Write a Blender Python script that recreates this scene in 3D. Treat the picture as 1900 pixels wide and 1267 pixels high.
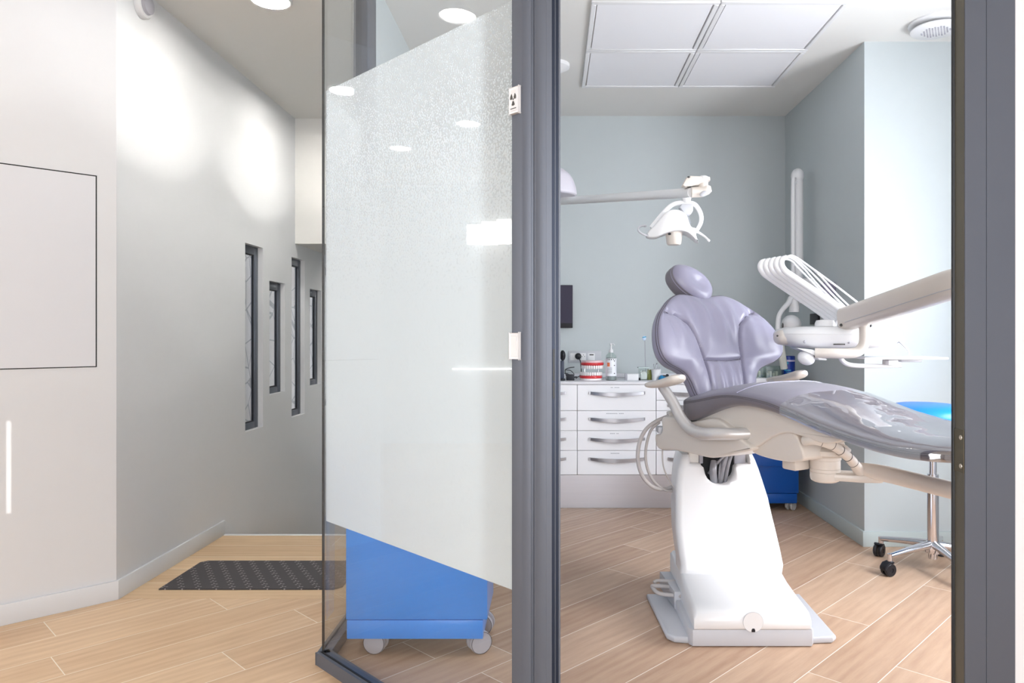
import bpy, bmesh, math, random
from mathutils import Vector, Matrix, noise
random.seed(7)
PI = math.pi
scn = bpy.context.scene
for o in list(bpy.data.objects): bpy.data.objects.remove(o)

# ------------------------------------------------------------------ camera, exposure
H = 1.15                                   # eye height
F = 1350.0                                 # focal length in px of a 1900 px wide frame
cam_d = bpy.data.cameras.new('camera'); cam = bpy.data.objects.new('camera', cam_d)
scn.collection.objects.link(cam); scn.camera = cam
cam.location = (0, 0, H); cam.rotation_euler = (PI/2, 0, 0)
cam_d.sensor_width = 36; cam_d.lens = 36*F/1900
cam_d.shift_x = -75/1900; cam_d.shift_y = -11.5/1900; cam_d.clip_start = .05
vs = scn.view_settings
vs.view_transform = 'Standard'; vs.look = 'None'; vs.exposure = 0.22; vs.gamma = 1.0; vs.use_curve_mapping = False
scn.cycles.max_bounces = 8; scn.cycles.diffuse_bounces = 4; scn.cycles.glossy_bounces = 4
scn.cycles.transparent_max_bounces = 12; scn.cycles.caustics_reflective = False; scn.cycles.caustics_refractive = False
scn.cycles.sample_clamp_indirect = 6

w = bpy.data.worlds.new('sky'); scn.world = w; w.use_nodes = True
bg = w.node_tree.nodes['Background']; bg.inputs[0].default_value = (.82, .90, 1, 1); bg.inputs[1].default_value = 1.1

def light(name, typ, loc, power, color=(1, 1, 1), direction=(0, 0, -1), size=(1, 1), angle=None, shape='RECTANGLE', spread=PI):
    d = bpy.data.lights.new(name, typ); o = bpy.data.objects.new(name, d); scn.collection.objects.link(o)
    o.location = loc; d.energy = power; d.color = color
    o.rotation_euler = Vector(direction).to_track_quat('-Z', 'Y').to_euler()
    if typ == 'AREA':
        d.shape = shape; d.size = size[0]; d.size_y = size[1]; d.spread = spread
    if angle is not None: d.angle = angle
    return o
# daylight through the treatment room's window (east) and the waiting area's window (south), plus an added west fill lamp
light('daylight_room_window', 'AREA', (2.52, 2.50, 1.40), 150, (.93, .96, 1), (-1, 0, 0), (2.3, 1.1))
light('daylight_waiting_window', 'AREA', (.1, -2.52, 1.45), 112, (.93, .96, 1), (0, 1, 0), (2.0, 2.2))
light('added_fill_west', 'AREA', (-5.9, -.35, 1.45), 78, (.93, .96, 1), (1, 0, 0), (2.2, 2.6))  # unseen lamp, added to brighten the frosted film
light('sun', 'SUN', (0, -8, 6), 9.0, (1, .97, .92), (.15, .98, -.2), angle=.002)

# ------------------------------------------------------------------ helpers
C = scn.collection
INV = {}
def srgb(r, g, b):
    f = lambda c: (c/255/12.92) if c/255 <= .04045 else ((c/255+.055)/1.055)**2.4
    return (f(r), f(g), f(b), 1)
def tag(o, label=None, cat=None, group=None, kind=None):
    if label: o['label'] = label
    if cat: o['category'] = cat
    if group: o['group'] = group
    if kind: o['kind'] = kind
    return o
def thing(name, label, cat, loc=(0, 0, 0), rotz=0, group=None):
    o = bpy.data.objects.new(name, None); C.objects.link(o); o.empty_display_size = .1
    o.location = loc; o.rotation_euler = (0, 0, rotz)
    INV[o.name] = (Matrix.Translation(loc) @ Matrix.Rotation(rotz, 4, 'Z')).inverted()
    return tag(o, label, cat, group)
def obj(name, bm, m, parent=None, M=None, flat=False, ang=38):
    """bm is in world coordinates (after M); stored relative to the thing it belongs to"""
    if M is not None: bm.transform(M)
    T = INV[parent.name] if parent is not None else Matrix.Identity(4)
    bm.transform(T)
    bmesh.ops.recalc_face_normals(bm, faces=bm.faces)
    lim = math.radians(ang)
    for e in bm.edges:
        e.smooth = not (len(e.link_faces) == 2 and e.calc_face_angle(0) > lim)
    for f in bm.faces: f.smooth = not flat
    me = bpy.data.meshes.new(name); bm.to_mesh(me); bm.free()
    for x in (m if isinstance(m, (list, tuple)) else [m]): me.materials.append(x)
    o = bpy.data.objects.new(name, me); C.objects.link(o)
    if parent is not None: o.parent = parent
    INV[o.name] = T
    return o
def solo(name, bm, m, label, cat, group=None, **k):
    return tag(obj(name, bm, m, **k), label, cat, group)
def struct(name, bm, m, parent=None, **k):
    o = obj(name, bm, m, parent, **k)
    if parent is None: o['kind'] = 'structure'
    return o
def copy_tree(o, parent=None):
    c = o.copy(); C.objects.link(c)
    if parent is not None: c.parent = parent
    for ch in list(o.children): copy_tree(ch, c)
    return c
def BM(): return bmesh.new()
def box(bm, x0, x1, y0, y1, z0, z1, bev=0, seg=2, M=None, mi=0):
    r = bmesh.ops.create_cube(bm, size=1); vs_ = r['verts']
    for v in vs_:
        v.co = Vector(((x0+x1)/2+v.co.x*(x1-x0), (y0+y1)/2+v.co.y*(y1-y0), (z0+z1)/2+v.co.z*(z1-z0)))
        if M is not None: v.co = M @ v.co
    es = list({e for v in vs_ for e in v.link_edges}); fs = {f for v in vs_ for f in v.link_faces}
    for f in fs: f.material_index = mi
    if bev > 0:
        bmesh.ops.bevel(bm, geom=es, offset=bev, segments=seg, profile=.5, affect='EDGES', clamp_overlap=True)
    return bm
def ring_faces(bm, rings, cap=True, closed=True, mi=0):
    vr = [[bm.verts.new(p) for p in r] for r in rings]
    n = len(vr[0]); rg = range(n if closed else n-1)
    fs = []
    for a, b in zip(vr, vr[1:]):
        for i in rg:
            j = (i+1) % n
            try: fs.append(bm.faces.new((a[i], a[j], b[j], b[i])))
            except ValueError: pass
    if cap:
        for r in (vr[0], vr[-1]):
            try: fs.append(bm.faces.new(r))
            except ValueError: pass
    for f in fs: f.material_index = mi
    return bm
def catmull(pts, n):
    P = [Vector(p) for p in pts]
    if n <= 1 or len(P) < 3: return P
    P = [2*P[0]-P[1]] + P + [2*P[-1]-P[-2]]; out = []
    for i in range(1, len(P)-2):
        a, b, c, d = P[i-1:i+3]
        for k in range(n):
            t = k/n
            out.append(.5*((2*b)+(c-a)*t+(2*a-5*b+4*c-d)*t*t+(3*b-a-3*c+d)*t**3))
    out.append(P[-2]); return out
def tube(bm, pts, r, seg=12, n=6, flat=1.0, cap=True, up=None, mi=0):
    """sweep; r is a number or one per point; flat squashes the section along its second axis"""
    rr = r if isinstance(r, (list, tuple)) else [r]*len(pts)
    P = catmull(pts, n)
    m = n if len(P) > len(pts) else 1
    R = []
    for i in range(len(P)):
        t = i/m; k = min(int(t), len(rr)-2) if len(rr) > 1 else 0
        R.append(rr[k]+(rr[min(k+1, len(rr)-1)]-rr[k])*(t-k))
    T = []
    for i in range(len(P)):
        a = P[max(i-1, 0)]; b = P[min(i+1, len(P)-1)]; T.append((b-a).normalized())
    nrm = Vector(up) if up else (Vector((0, 0, 1)) if abs(T[0].z) < .9 else Vector((0, 1, 0)))
    rings = []
    for p, t, rad in zip(P, T, R):
        nrm = (nrm - t*nrm.dot(t)).normalized(); b = t.cross(nrm)
        rings.append([p + nrm*math.cos(2*PI*k/seg)*rad + b*math.sin(2*PI*k/seg)*rad*flat for k in range(seg)])
    return ring_faces(bm, rings, cap, mi=mi)
def cyl(bm, p0, p1, r0, r1=None, seg=24, mi=0):
    return tube(bm, [p0, p1], [r0, r0 if r1 is None else r1], seg, 1, mi=mi)
def lathe(bm, prof, c=(0, 0, 0), seg=28, M=None, mi=0, sx=1, sy=1, cap=True):
    rings = []
    for r, z in prof:
        r = max(r, 1e-4)
        ring = [Vector((math.cos(2*PI*k/seg)*r*sx, math.sin(2*PI*k/seg)*r*sy, z)) for k in range(seg)]
        if M is not None: ring = [M @ p for p in ring]
        rings.append([p + Vector(c) for p in ring])
    return ring_faces(bm, rings, cap, mi=mi)
def ball(bm, c, rx, ry=None, rz=None, seg=20, M=None, mi=0):
    ry = ry or rx; rz = rz or rx
    pr = [(math.sin(PI*k/12), -math.cos(PI*k/12)) for k in range(13)]
    S = Matrix.Diagonal((rx, ry, rz, 1)); S = (M @ S) if M is not None else S
    return lathe(bm, pr, c, seg, S, mi)
def prism(bm, poly, a0, a1, axis='y', bev=0, M=None, seg=2, mi=0):
    """poly in the two other axes (x,z for y; x,y for z; y,z for x), extruded from a0 to a1"""
    f = {'y': lambda p, a: Vector((p[0], a, p[1])), 'z': lambda p, a: Vector((p[0], p[1], a)), 'x': lambda p, a: Vector((a, p[0], p[1]))}[axis]
    A = [bm.verts.new((M @ f(p, a0)) if M else f(p, a0)) for p in poly]
    B = [bm.verts.new((M @ f(p, a1)) if M else f(p, a1)) for p in poly]
    n = len(poly); fs = [bm.faces.new(A), bm.faces.new(list(reversed(B)))]
    for i in range(n): fs.append(bm.faces.new((A[i], B[i], B[(i+1) % n], A[(i+1) % n])))
    for f_ in fs: f_.material_index = mi
    if bev > 0:
        es = list({e for f_ in fs[:2] for e in f_.edges})
        bmesh.ops.bevel(bm, geom=es, offset=bev, segments=seg, profile=.5, affect='EDGES', clamp_overlap=True)
    return bm
def smooth_poly(poly, n=4):
    P = [Vector(p).to_3d() for p in poly]; m = len(P); out = []
    for i in range(m):
        a, b, c, d = P[i-1], P[i], P[(i+1) % m], P[(i+2) % m]
        for k in range(n):
            t = k/n; q = .5*((2*b)+(c-a)*t+(2*a-5*b+4*c-d)*t*t+(3*b-a-3*c+d)*t**3); out.append((q.x, q.y))
    return out
def puff(bm, poly, a0, a1, M=None, round_=.04, k=5):
    """rounded solid: outline in (x,z), thickness along y, edges rolled by shrinking towards the outline's inside"""
    n = len(poly); area = sum(poly[i][0]*poly[(i+1) % n][1]-poly[(i+1) % n][0]*poly[i][1] for i in range(n)); sg = 1 if area > 0 else -1
    def inset(d):
        out = []
        for i in range(n):
            p = Vector(poly[i]); a = Vector(poly[i-1]); b = Vector(poly[(i+1) % n])
            t1 = (p-a).normalized(); t2 = (b-p).normalized(); t = t1+t2
            if t.length < 1e-6: t = t1
            t.normalize(); nn = Vector((-t.y, t.x))*sg
            out.append(p+nn*d)
        return out
    rings = []
    for s, a in ((1, a0), (-1, a1)):
        part = []
        for j in range(k+1):
            th = PI/2*j/k
            d = round_*(1-math.sin(th)); y = a + s*round_*(1-math.cos(th))
            part.append([Vector((q.x, y, q.y)) for q in inset(d)])
        rings += part if s == 1 else list(reversed(part))
    if M is not None: rings = [[M @ p for p in r] for r in rings]
    return ring_faces(bm, rings, True)
def pt(a, b, Y):                           # world point from pixel column a, pixel row b and distance Y
    return Vector(((a-1025)*Y/F, Y, H+(622-b)*Y/F))

# ------------------------------------------------------------------ materials
class G:
    def __init__(s, name):
        s.m = bpy.data.materials.new(name); s.m.use_nodes = True; s.t = s.m.node_tree; s.n = s.t.nodes; s.l = s.t.links
        s.out = s.n['Material Output']; s.b = s.n['Principled BSDF']
    def node(s, t, **k):
        x = s.n.new(t)
        for a, v in k.items(): setattr(x, a, v)
        return x
    def put(s, sock, v):
        if isinstance(v, bpy.types.NodeSocket): s.l.new(v, sock)
        elif v is not None: sock.default_value = v
    def math(s, op, a, b=None, c=None, clamp=False):
        x = s.node('ShaderNodeMath', operation=op, use_clamp=clamp)
        for i, v in enumerate((a, b, c)): 
            if v is not None: s.put(x.inputs[i], v)
        return x.outputs[0]
    def mix(s, f, a, b):
        x = s.node('ShaderNodeMix', data_type='RGBA'); s.put(x.inputs[0], f); s.put(x.inputs[6], a); s.put(x.inputs[7], b); return x.outputs[2]
    def noise(s, scale, vec=None, detail=3, rough=.5, dim='3D'):
        x = s.node('ShaderNodeTexNoise', noise_dimensions=dim); x.inputs['Scale'].default_value = scale
        x.inputs['Detail'].default_value = detail; x.inputs['Roughness'].default_value = rough
        if vec is not None: s.l.new(vec, x.inputs['Vector'])
        return x.outputs['Fac']
    def schlick(s, f0=.04, normal=None):
        ge = s.node('ShaderNodeNewGeometry'); d = s.node('ShaderNodeVectorMath', operation='DOT_PRODUCT')
        s.l.new(ge.outputs['Incoming'], d.inputs[0]); s.l.new(normal or ge.outputs['Normal'], d.inputs[1])
        k = s.math('POWER', s.math('SUBTRACT', 1.0, s.math('ABSOLUTE', d.outputs['Value']), clamp=True), 5.0)
        return s.math('ADD', f0, s.math('MULTIPLY', k, 1-f0), clamp=True)
    def obj(s): return s.node('ShaderNodeTexCoord').outputs['Object']
    def pos(s): return s.node('ShaderNodeNewGeometry').outputs['Position']
    def bump(s, h, strength=.2, dist=.002):
        x = s.node('ShaderNodeBump'); x.inputs['Strength'].default_value = strength; x.inputs['Distance'].default_value = dist
        s.l.new(h, x.inputs['Height']); s.l.new(x.outputs[0], s.b.inputs['Normal']); return x
def mat(name, c, rough=.5, metal=0, spec=.5, bump=None, coat=0, var=.03, trans=0, ior=1.45, emit=None, es=0):
    g = G(name); col = srgb(*c); b = g.b
    o = g.obj(); nz = g.noise(18, o, 3)
    dark = tuple(x*(1-var) for x in col[:3])+(1,); lite = tuple(min(1, x*(1+var)) for x in col[:3])+(1,)
    g.put(b.inputs['Base Color'], g.mix(nz, dark, lite))
    b.inputs['Roughness'].default_value = rough; b.inputs['Metallic'].default_value = metal
    b.inputs['Specular IOR Level'].default_value = spec; b.inputs['Coat Weight'].default_value = coat; b.inputs['Coat Roughness'].default_value = .08
    b.inputs['Transmission Weight'].default_value = trans; b.inputs['IOR'].default_value = ior
    if bump: g.bump(g.noise(bump[0], o, 4), bump[1], bump[2])
    if emit: b.inputs['Emission Color'].default_value = srgb(*emit); b.inputs['Emission Strength'].default_value = es
    return g.m
def wood(name, ang, ph, c1, c2, grout):
    g = G(name); p = g.pos(); s = g.node('ShaderNodeSeparateXYZ'); g.l.new(p, s.inputs[0]); x, y = s.outputs[0], s.outputs[1]
    ca, sa = math.cos(ang), math.sin(ang)
    e1 = g.math('ADD', g.math('MULTIPLY', x, ca), g.math('MULTIPLY', y, sa))
    e2 = g.math('ADD', g.math('MULTIPLY', x, -sa), g.math('MULTIPLY', y, ca))
    rv = g.math('DIVIDE', g.math('SUBTRACT', e2, ph), .2); row = g.math('FLOOR', rv); fr = g.math('FRACT', rv)
    wn = g.node('ShaderNodeTexWhiteNoise', noise_dimensions='1D'); g.l.new(row, wn.inputs['W'])
    cv = g.math('ADD', g.math('DIVIDE', e1, 1.2), wn.outputs['Value']); ci = g.math('FLOOR', cv); fc = g.math('FRACT', cv)
    # distance to grout lines, metres
    d2 = g.math('MULTIPLY', g.math('MINIMUM', fr, g.math('SUBTRACT', 1.0, fr)), .2)
    d1 = g.math('MULTIPLY', g.math('MINIMUM', fc, g.math('SUBTRACT', 1.0, fc)), 1.2)
    d = g.math('MINIMUM', d1, d2); gm = g.math('LESS_THAN', d, .0016)
    cb = g.node('ShaderNodeCombineXYZ'); g.l.new(row, cb.inputs[0]); g.l.new(ci, cb.inputs[1])
    wn2 = g.node('ShaderNodeTexWhiteNoise', noise_dimensions='2D'); g.l.new(cb.outputs[0], wn2.inputs['Vector'])
    tone = wn2.outputs['Value']
    gv = g.node('ShaderNodeCombineXYZ'); g.put(gv.inputs[0], g.math('MULTIPLY', e1, 1.0)); g.put(gv.inputs[1], g.math('MULTIPLY', e2, 8.0)); g.put(gv.inputs[2], g.math('MULTIPLY', tone, 37.0))
    gr = g.noise(3.2, gv.outputs[0], 7, .62); 
    gv2 = g.node('ShaderNodeCombineXYZ'); g.put(gv2.inputs[0], g.math('MULTIPLY', e1, 3.0)); g.put(gv2.inputs[1], g.math('MULTIPLY', e2, 60.0)); g.put(gv2.inputs[2], g.math('MULTIPLY', tone, 11.0))
    fine = g.noise(3.0, gv2.outputs[0], 3, .6)
    wv = g.node('ShaderNodeTexWave', bands_direction='Y'); g.l.new(gv.outputs[0], wv.inputs['Vector']); wv.inputs['Scale'].default_value = .9; wv.inputs['Distortion'].default_value = 9; wv.inputs['Detail'].default_value = 3; wv.inputs['Detail Scale'].default_value = .7
    f = g.math('ADD', g.math('MULTIPLY', gr, .75), g.math('MULTIPLY', fine, .20))
    f = g.math('ADD', f, g.math('MULTIPLY', wv.outputs['Fac'], .10))
    f = g.math('ADD', f, g.math('MULTIPLY', tone, .26))
    f = g.math('MULTIPLY', g.math('SUBTRACT', f, .36), 1.45, clamp=True)
    col = g.mix(f, srgb(*c1), srgb(*c2)); col = g.mix(gm, col, srgb(*grout))
    g.put(g.b.inputs['Base Color'], col)
    g.put(g.b.inputs['Roughness'], g.math('ADD', .36, g.math('MULTIPLY', fine, .2)))
    g.bump(g.math('SUBTRACT', g.math('MULTIPLY', f, .3), gm), .25, .0015)
    return g.m
def glass_mat(name, tint=(.975, .985, .985), rough=0.0, fres=1.5):
    g = G(name); g.n.remove(g.b)
    tr = g.node('ShaderNodeBsdfTransparent'); tr.inputs[0].default_value = tint+(1,)
    gl = g.node('ShaderNodeBsdfGlossy'); gl.inputs['Roughness'].default_value = rough
    mx = g.node('ShaderNodeMixShader'); g.l.new(g.schlick(), mx.inputs[0]); g.l.new(tr.outputs[0], mx.inputs[1]); g.l.new(gl.outputs[0], mx.inputs[2]); g.l.new(mx.outputs[0], g.out.inputs[0])
    return g.m
def film_mat(name):
    g = G(name); g.n.remove(g.b); p = g.pos(); s = g.node('ShaderNodeSeparateXYZ'); g.l.new(p, s.inputs[0])
    z = s.outputs[2]
    # printed dot pattern thins out towards the top of the film
    vo = g.node('ShaderNodeTexVoronoi', feature='F1'); vo.inputs['Scale'].default_value = 150; g.l.new(p, vo.inputs['Vector'])
    nz = g.noise(210, p, 2, .6)
    dots = g.math('ADD', g.math('MULTIPLY', vo.outputs['Distance'], .55), g.math('MULTIPLY', nz, .6))
    mr = g.node('ShaderNodeMapRange'); g.l.new(z, mr.inputs[0]); mr.inputs[1].default_value = 1.35; mr.inputs[2].default_value = 1.95; mr.inputs[3].default_value = .78; mr.inputs[4].default_value = .50
    m = g.math('MULTIPLY', g.math('SUBTRACT', mr.outputs[0], dots), 10.0, clamp=True)
    mr2 = g.node('ShaderNodeMapRange'); g.l.new(z, mr2.inputs[0]); mr2.inputs[1].default_value = 1.25; mr2.inputs[2].default_value = 1.75; mr2.inputs[3].default_value = .97; mr2.inputs[4].default_value = .5
    base = mr2.outputs[0]
    a = g.math('ADD', base, g.math('MULTIPLY', m, g.math('SUBTRACT', 1.0, base)), clamp=True)
    tr = g.node('ShaderNodeBsdfTransparent')
    df = g.node('ShaderNodeBsdfDiffuse'); df.inputs[0].default_value = srgb(242, 247, 250)
    tl = g.node('ShaderNodeBsdfTranslucent'); tl.inputs[0].default_value = srgb(242, 247, 250)
    m1 = g.node('ShaderNodeMixShader'); m1.inputs[0].default_value = .42; g.l.new(df.outputs[0], m1.inputs[1]); g.l.new(tl.outputs[0], m1.inputs[2])
    m2 = g.node('ShaderNodeMixShader'); g.put(m2.inputs[0], a); g.l.new(tr.outputs[0], m2.inputs[1]); g.l.new(m1.outputs[0], m2.inputs[2]); g.l.new(m2.outputs[0], g.out.inputs[0])
    return g.m
def stone_mat(name):
    g = G(name); p = g.obj()
    vo = g.node('ShaderNodeTexVoronoi', feature='DISTANCE_TO_EDGE'); vo.inputs['Scale'].default_value = 4.2; g.l.new(p, vo.inputs['Vector'])
    v2 = g.node('ShaderNodeTexVoronoi'); v2.inputs['Scale'].default_value = 4.2; g.l.new(p, v2.inputs['Vector'])
    c = g.mix(g.noise(2.5, p, 5), srgb(196, 176, 158), srgb(226, 222, 220)); c = g.mix(g.math('MULTIPLY', v2.outputs['Distance'], .5), c, srgb(238, 232, 228))
    c = g.mix(g.math('LESS_THAN', vo.outputs['Distance'], .03), c, srgb(170, 165, 160))
    g.put(g.b.inputs['Base Color'], c); g.b.inputs['Roughness'].default_value = .9; return g.m
def mat_rug():
    g = G('rubber_mat'); p = g.pos(); s = g.node('ShaderNodeSeparateXYZ'); g.l.new(p, s.inputs[0])
    # little bird-foot marks set in a diagonal lattice
    b = g.math('DIVIDE', s.outputs[1], .037)
    a = g.math('DIVIDE', g.math('SUBTRACT', s.outputs[0], g.math('MULTIPLY', g.math('FLOOR', b), .055)), .077)
    fa = g.math('SUBTRACT', g.math('FRACT', a), .5); fb = g.math('SUBTRACT', g.math('FRACT', b), .5)
    xa = g.math('MULTIPLY', fa, .077); ya = g.math('MULTIPLY', fb, .037)
    r = g.math('SQRT', g.math('ADD', g.math('MULTIPLY', xa, xa), g.math('MULTIPLY', ya, ya)))
    an = g.math('ARCTAN2', ya, xa); k = g.math('ABSOLUTE', g.math('SINE', g.math('MULTIPLY', an, 1.5)))
    mk = g.math('MULTIPLY', g.math('LESS_THAN', r, .015), g.math('LESS_THAN', k, .42))
    g.put(g.b.inputs['Base Color'], g.mix(mk, srgb(54, 51, 55), srgb(140, 134, 138))); g.b.inputs['Roughness'].default_value = .75
    g.bump(mk, .3, .001); return g.m
def vinyl(name, c):
    g = G(name); o = g.obj(); g.put(g.b.inputs['Base Color'], g.mix(g.noise(9, o, 2), tuple(x*.97 for x in srgb(*c)[:3])+(1,), srgb(*c)))
    g.b.inputs['Roughness'].default_value = .36; g.b.inputs['Specular IOR Level'].default_value = .6
    g.b.inputs['Sheen Weight'].default_value = .15; g.bump(g.noise(700, o, 2), .08, .0004); return g.m
def film_cover():
    g = G('clear_plastic'); g.n.remove(g.b); o = g.obj()
    tr = g.node('ShaderNodeBsdfTransparent'); tr.inputs[0].default_value = (.96, .96, .97, 1)
    gl = g.node('ShaderNodeBsdfGlossy'); gl.inputs['Roughness'].default_value = .05
    bp = g.node('ShaderNodeBump'); bp.inputs['Strength'].default_value = .5; bp.inputs['Distance'].default_value = .006
    mp = g.node('ShaderNodeMapping'); mp.inputs['Scale'].default_value = (1, .35, 1); g.l.new(o, mp.inputs[0])
    g.put(bp.inputs['Height'], g.noise(8, mp.outputs[0], 3, .55)); g.l.new(bp.outputs[0], gl.inputs['Normal'])
    mx = g.node('ShaderNodeMixShader'); g.put(mx.inputs[0], g.math('ADD', g.schlick(.05, bp.outputs[0]), .20, clamp=True)); g.l.new(tr.outputs[0], mx.inputs[1]); g.l.new(gl.outputs[0], mx.inputs[2]); g.l.new(mx.outputs[0], g.out.inputs[0])
    return g.m
def emis(name, c, s):
    g = G(name); g.b.inputs['Base Color'].default_value = (.9, .9, .9, 1); g.b.inputs['Emission Color'].default_value = srgb(*c); g.b.inputs['Emission Strength'].default_value = s; return g.m
def steel_mat():
    g = G('brushed_steel'); o = g.obj(); mp = g.node('ShaderNodeMapping'); mp.inputs['Scale'].default_value = (1, 1, 260); g.l.new(o, mp.inputs[0])
    nz = g.noise(3, mp.outputs[0], 2); g.put(g.b.inputs['Base Color'], g.mix(nz, srgb(190, 190, 198), srgb(206, 206, 212)))
    g.b.inputs['Metallic'].default_value = 1; g.b.inputs['Roughness'].default_value = .34; return g.m

WALLW = mat('wall_paint_white', (224, 225, 228), .85, bump=(220, .04, .001), var=.01)
WALLG = mat('wall_paint_sage', (194, 201, 203), .8, bump=(220, .04, .001), var=.012)
CEIL = mat('ceiling_paint', (226, 225, 222), .9, var=.008)
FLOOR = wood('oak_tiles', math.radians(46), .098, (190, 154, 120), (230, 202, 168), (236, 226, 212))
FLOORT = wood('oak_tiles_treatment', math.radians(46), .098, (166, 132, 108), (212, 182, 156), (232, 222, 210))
LANDM = wood('oak_tiles_landing', 0, 3.18, (196, 162, 124), (232, 204, 168), (240, 232, 220))
SKIRT = mat('skirting_white', (222, 224, 228), .5, var=.01)
SKIRTG = mat('skirting_sage', (192, 203, 203), .5, var=.01)
ANTH = mat('anthracite_aluminium', (94, 99, 110), .42, .3, var=.02)
DARK = mat('dark_gap', (14, 15, 18), .7)
GASK = mat('black_gasket', (26, 27, 30), .5)
GLASS = glass_mat('window_glass'); FILM = film_mat('frosted_film')
STONE = stone_mat('pale_stone'); RUG = mat_rug()
WHITE = mat('white_plastic', (230, 230, 232), .3, coat=.2, var=.006)
CREAM = mat('cream_lacquer', (220, 212, 204), .34, coat=.15, var=.01)
LGREY = mat('light_grey_lacquer', (192, 193, 199), .38, var=.01)
SILV = mat('silver_lacquer', (208, 205, 204), .3, .25, var=.02)
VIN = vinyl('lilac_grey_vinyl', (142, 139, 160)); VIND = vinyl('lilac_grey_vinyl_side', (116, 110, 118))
STITCH = mat('stitched_seam', (92, 87, 96), .6)
PLAST = film_cover()
CAB = mat('cabinet_white', (240, 241, 246), .35, coat=.2, var=.004)
TOPM = mat('worktop_white', (226, 226, 232), .4, var=.01)
STEEL = steel_mat(); CHROME = mat('chrome', (214, 214, 220), .10, 1, var=.01)
ALU = mat('satin_aluminium', (170, 170, 176), .28, .9, var=.02)
BLUE = mat('blue_lacquer', (52, 142, 236), .3, coat=.3, var=.02)
BLUED = mat('blue_lacquer_rear', (8, 82, 170), .3, coat=.3, var=.02)
BLK = mat('black_plastic', (24, 25, 32), .35); BLK2 = mat('black_rubber', (34, 35, 42), .6)
GREYP = mat('grey_plastic', (172, 171, 180), .45); SCREEN = mat('screen_off', (62, 58, 74), .45, spec=.2)
HOSE = mat('grey_hose', (186, 181, 180), .4); CLEAR = glass_mat('clear_acrylic', (.86, .9, .88), .02)
RED = mat('gum_red', (206, 52, 58), .25, coat=.4); TEETH = mat('tooth_enamel', (244, 240, 240), .2, coat=.3)
PINK = mat('gum_pink', (232, 200, 204), .35); ORANGE = mat('orange_print', (226, 122, 78), .5)
BLU2 = mat('canister_blue', (14, 52, 150), .3, coat=.3); TURQ = mat('canister_turquoise', (52, 160, 200), .35); LILAC = mat('lilac_band', (212, 204, 232), .4)
LAMPE = emis('lamp_diffuser', (255, 250, 240), 120.0); LAMPC = emis('corridor_lamp_diffuser', (255, 251, 243), 720.0); PANEL = mat('panel_diffuser', (238, 238, 242), .5, var=.004)
INK = mat('dark_print', (70, 68, 66), .5); PRINT = mat('pale_print', (176, 178, 186), .6)
YEL = mat('yellow_green_glass', (196, 200, 110), .2, trans=.5); DOORW = mat('service_panel_white', (222, 223, 228), .6, var=.006)

# ------------------------------------------------------------------ setting
CZ = 2.75
def quadbox(name, m, *boxes, **k):
    bm = BM()
    for b in boxes: box(bm, *b)
    return struct(name, bm, m, flat=True, **k)
bm = BM()
for pl in ([(-6, -2.6), (2.6, -2.6), (2.6, 1.85), (-.103, 1.85), (-.8, 2.547), (-.8, 3.18), (-1.9, 3.18), (-2.36, 2.72), (-6, 2.72)], [(-6, 2.72), (-2.36, 2.72), (-2.36, 4.1), (-6, 4.1)]): prism(bm, pl, -.1, 0, 'z')
struct('floor', bm, FLOOR, flat=True)
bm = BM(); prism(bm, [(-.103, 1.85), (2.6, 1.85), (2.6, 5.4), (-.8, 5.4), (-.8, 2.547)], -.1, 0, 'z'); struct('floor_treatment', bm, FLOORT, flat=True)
quadbox('floor_landing', LANDM, (-1.9, -.8, 3.183, 4.18, -.1, 0))
bm = BM(); box(bm, -1.9, -.8, 4.178, 4.202, -.03, .003, .002); struct('trim_1', bm, SKIRT)          # stair nosing
bm = BM()
for i in range(8): box(bm, -1.9, -.8, 4.2+i*.27, 4.2+(i+1)*.27+.02, -2.2, -.17*(i+1))
struct('floor_stair', bm, LANDM, flat=True)
quadbox('ceiling', CEIL, (-6, 2.6, -2.6, 4.1, CZ, CZ+.1), (-2.1, 2.6, 4.1, 5.4, CZ, CZ+.1), (-1.95, -.75, 5.37, 8, 1.826, CZ+.1))
quadbox('wall_stairhead', WALLW, (-1.9, -.86, 5.372, 5.42, 1.83, CZ))
quadbox('wall_stairend', WALLW, (-2.1, -.7, 7.9, 8, -2.2, 2))
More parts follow.
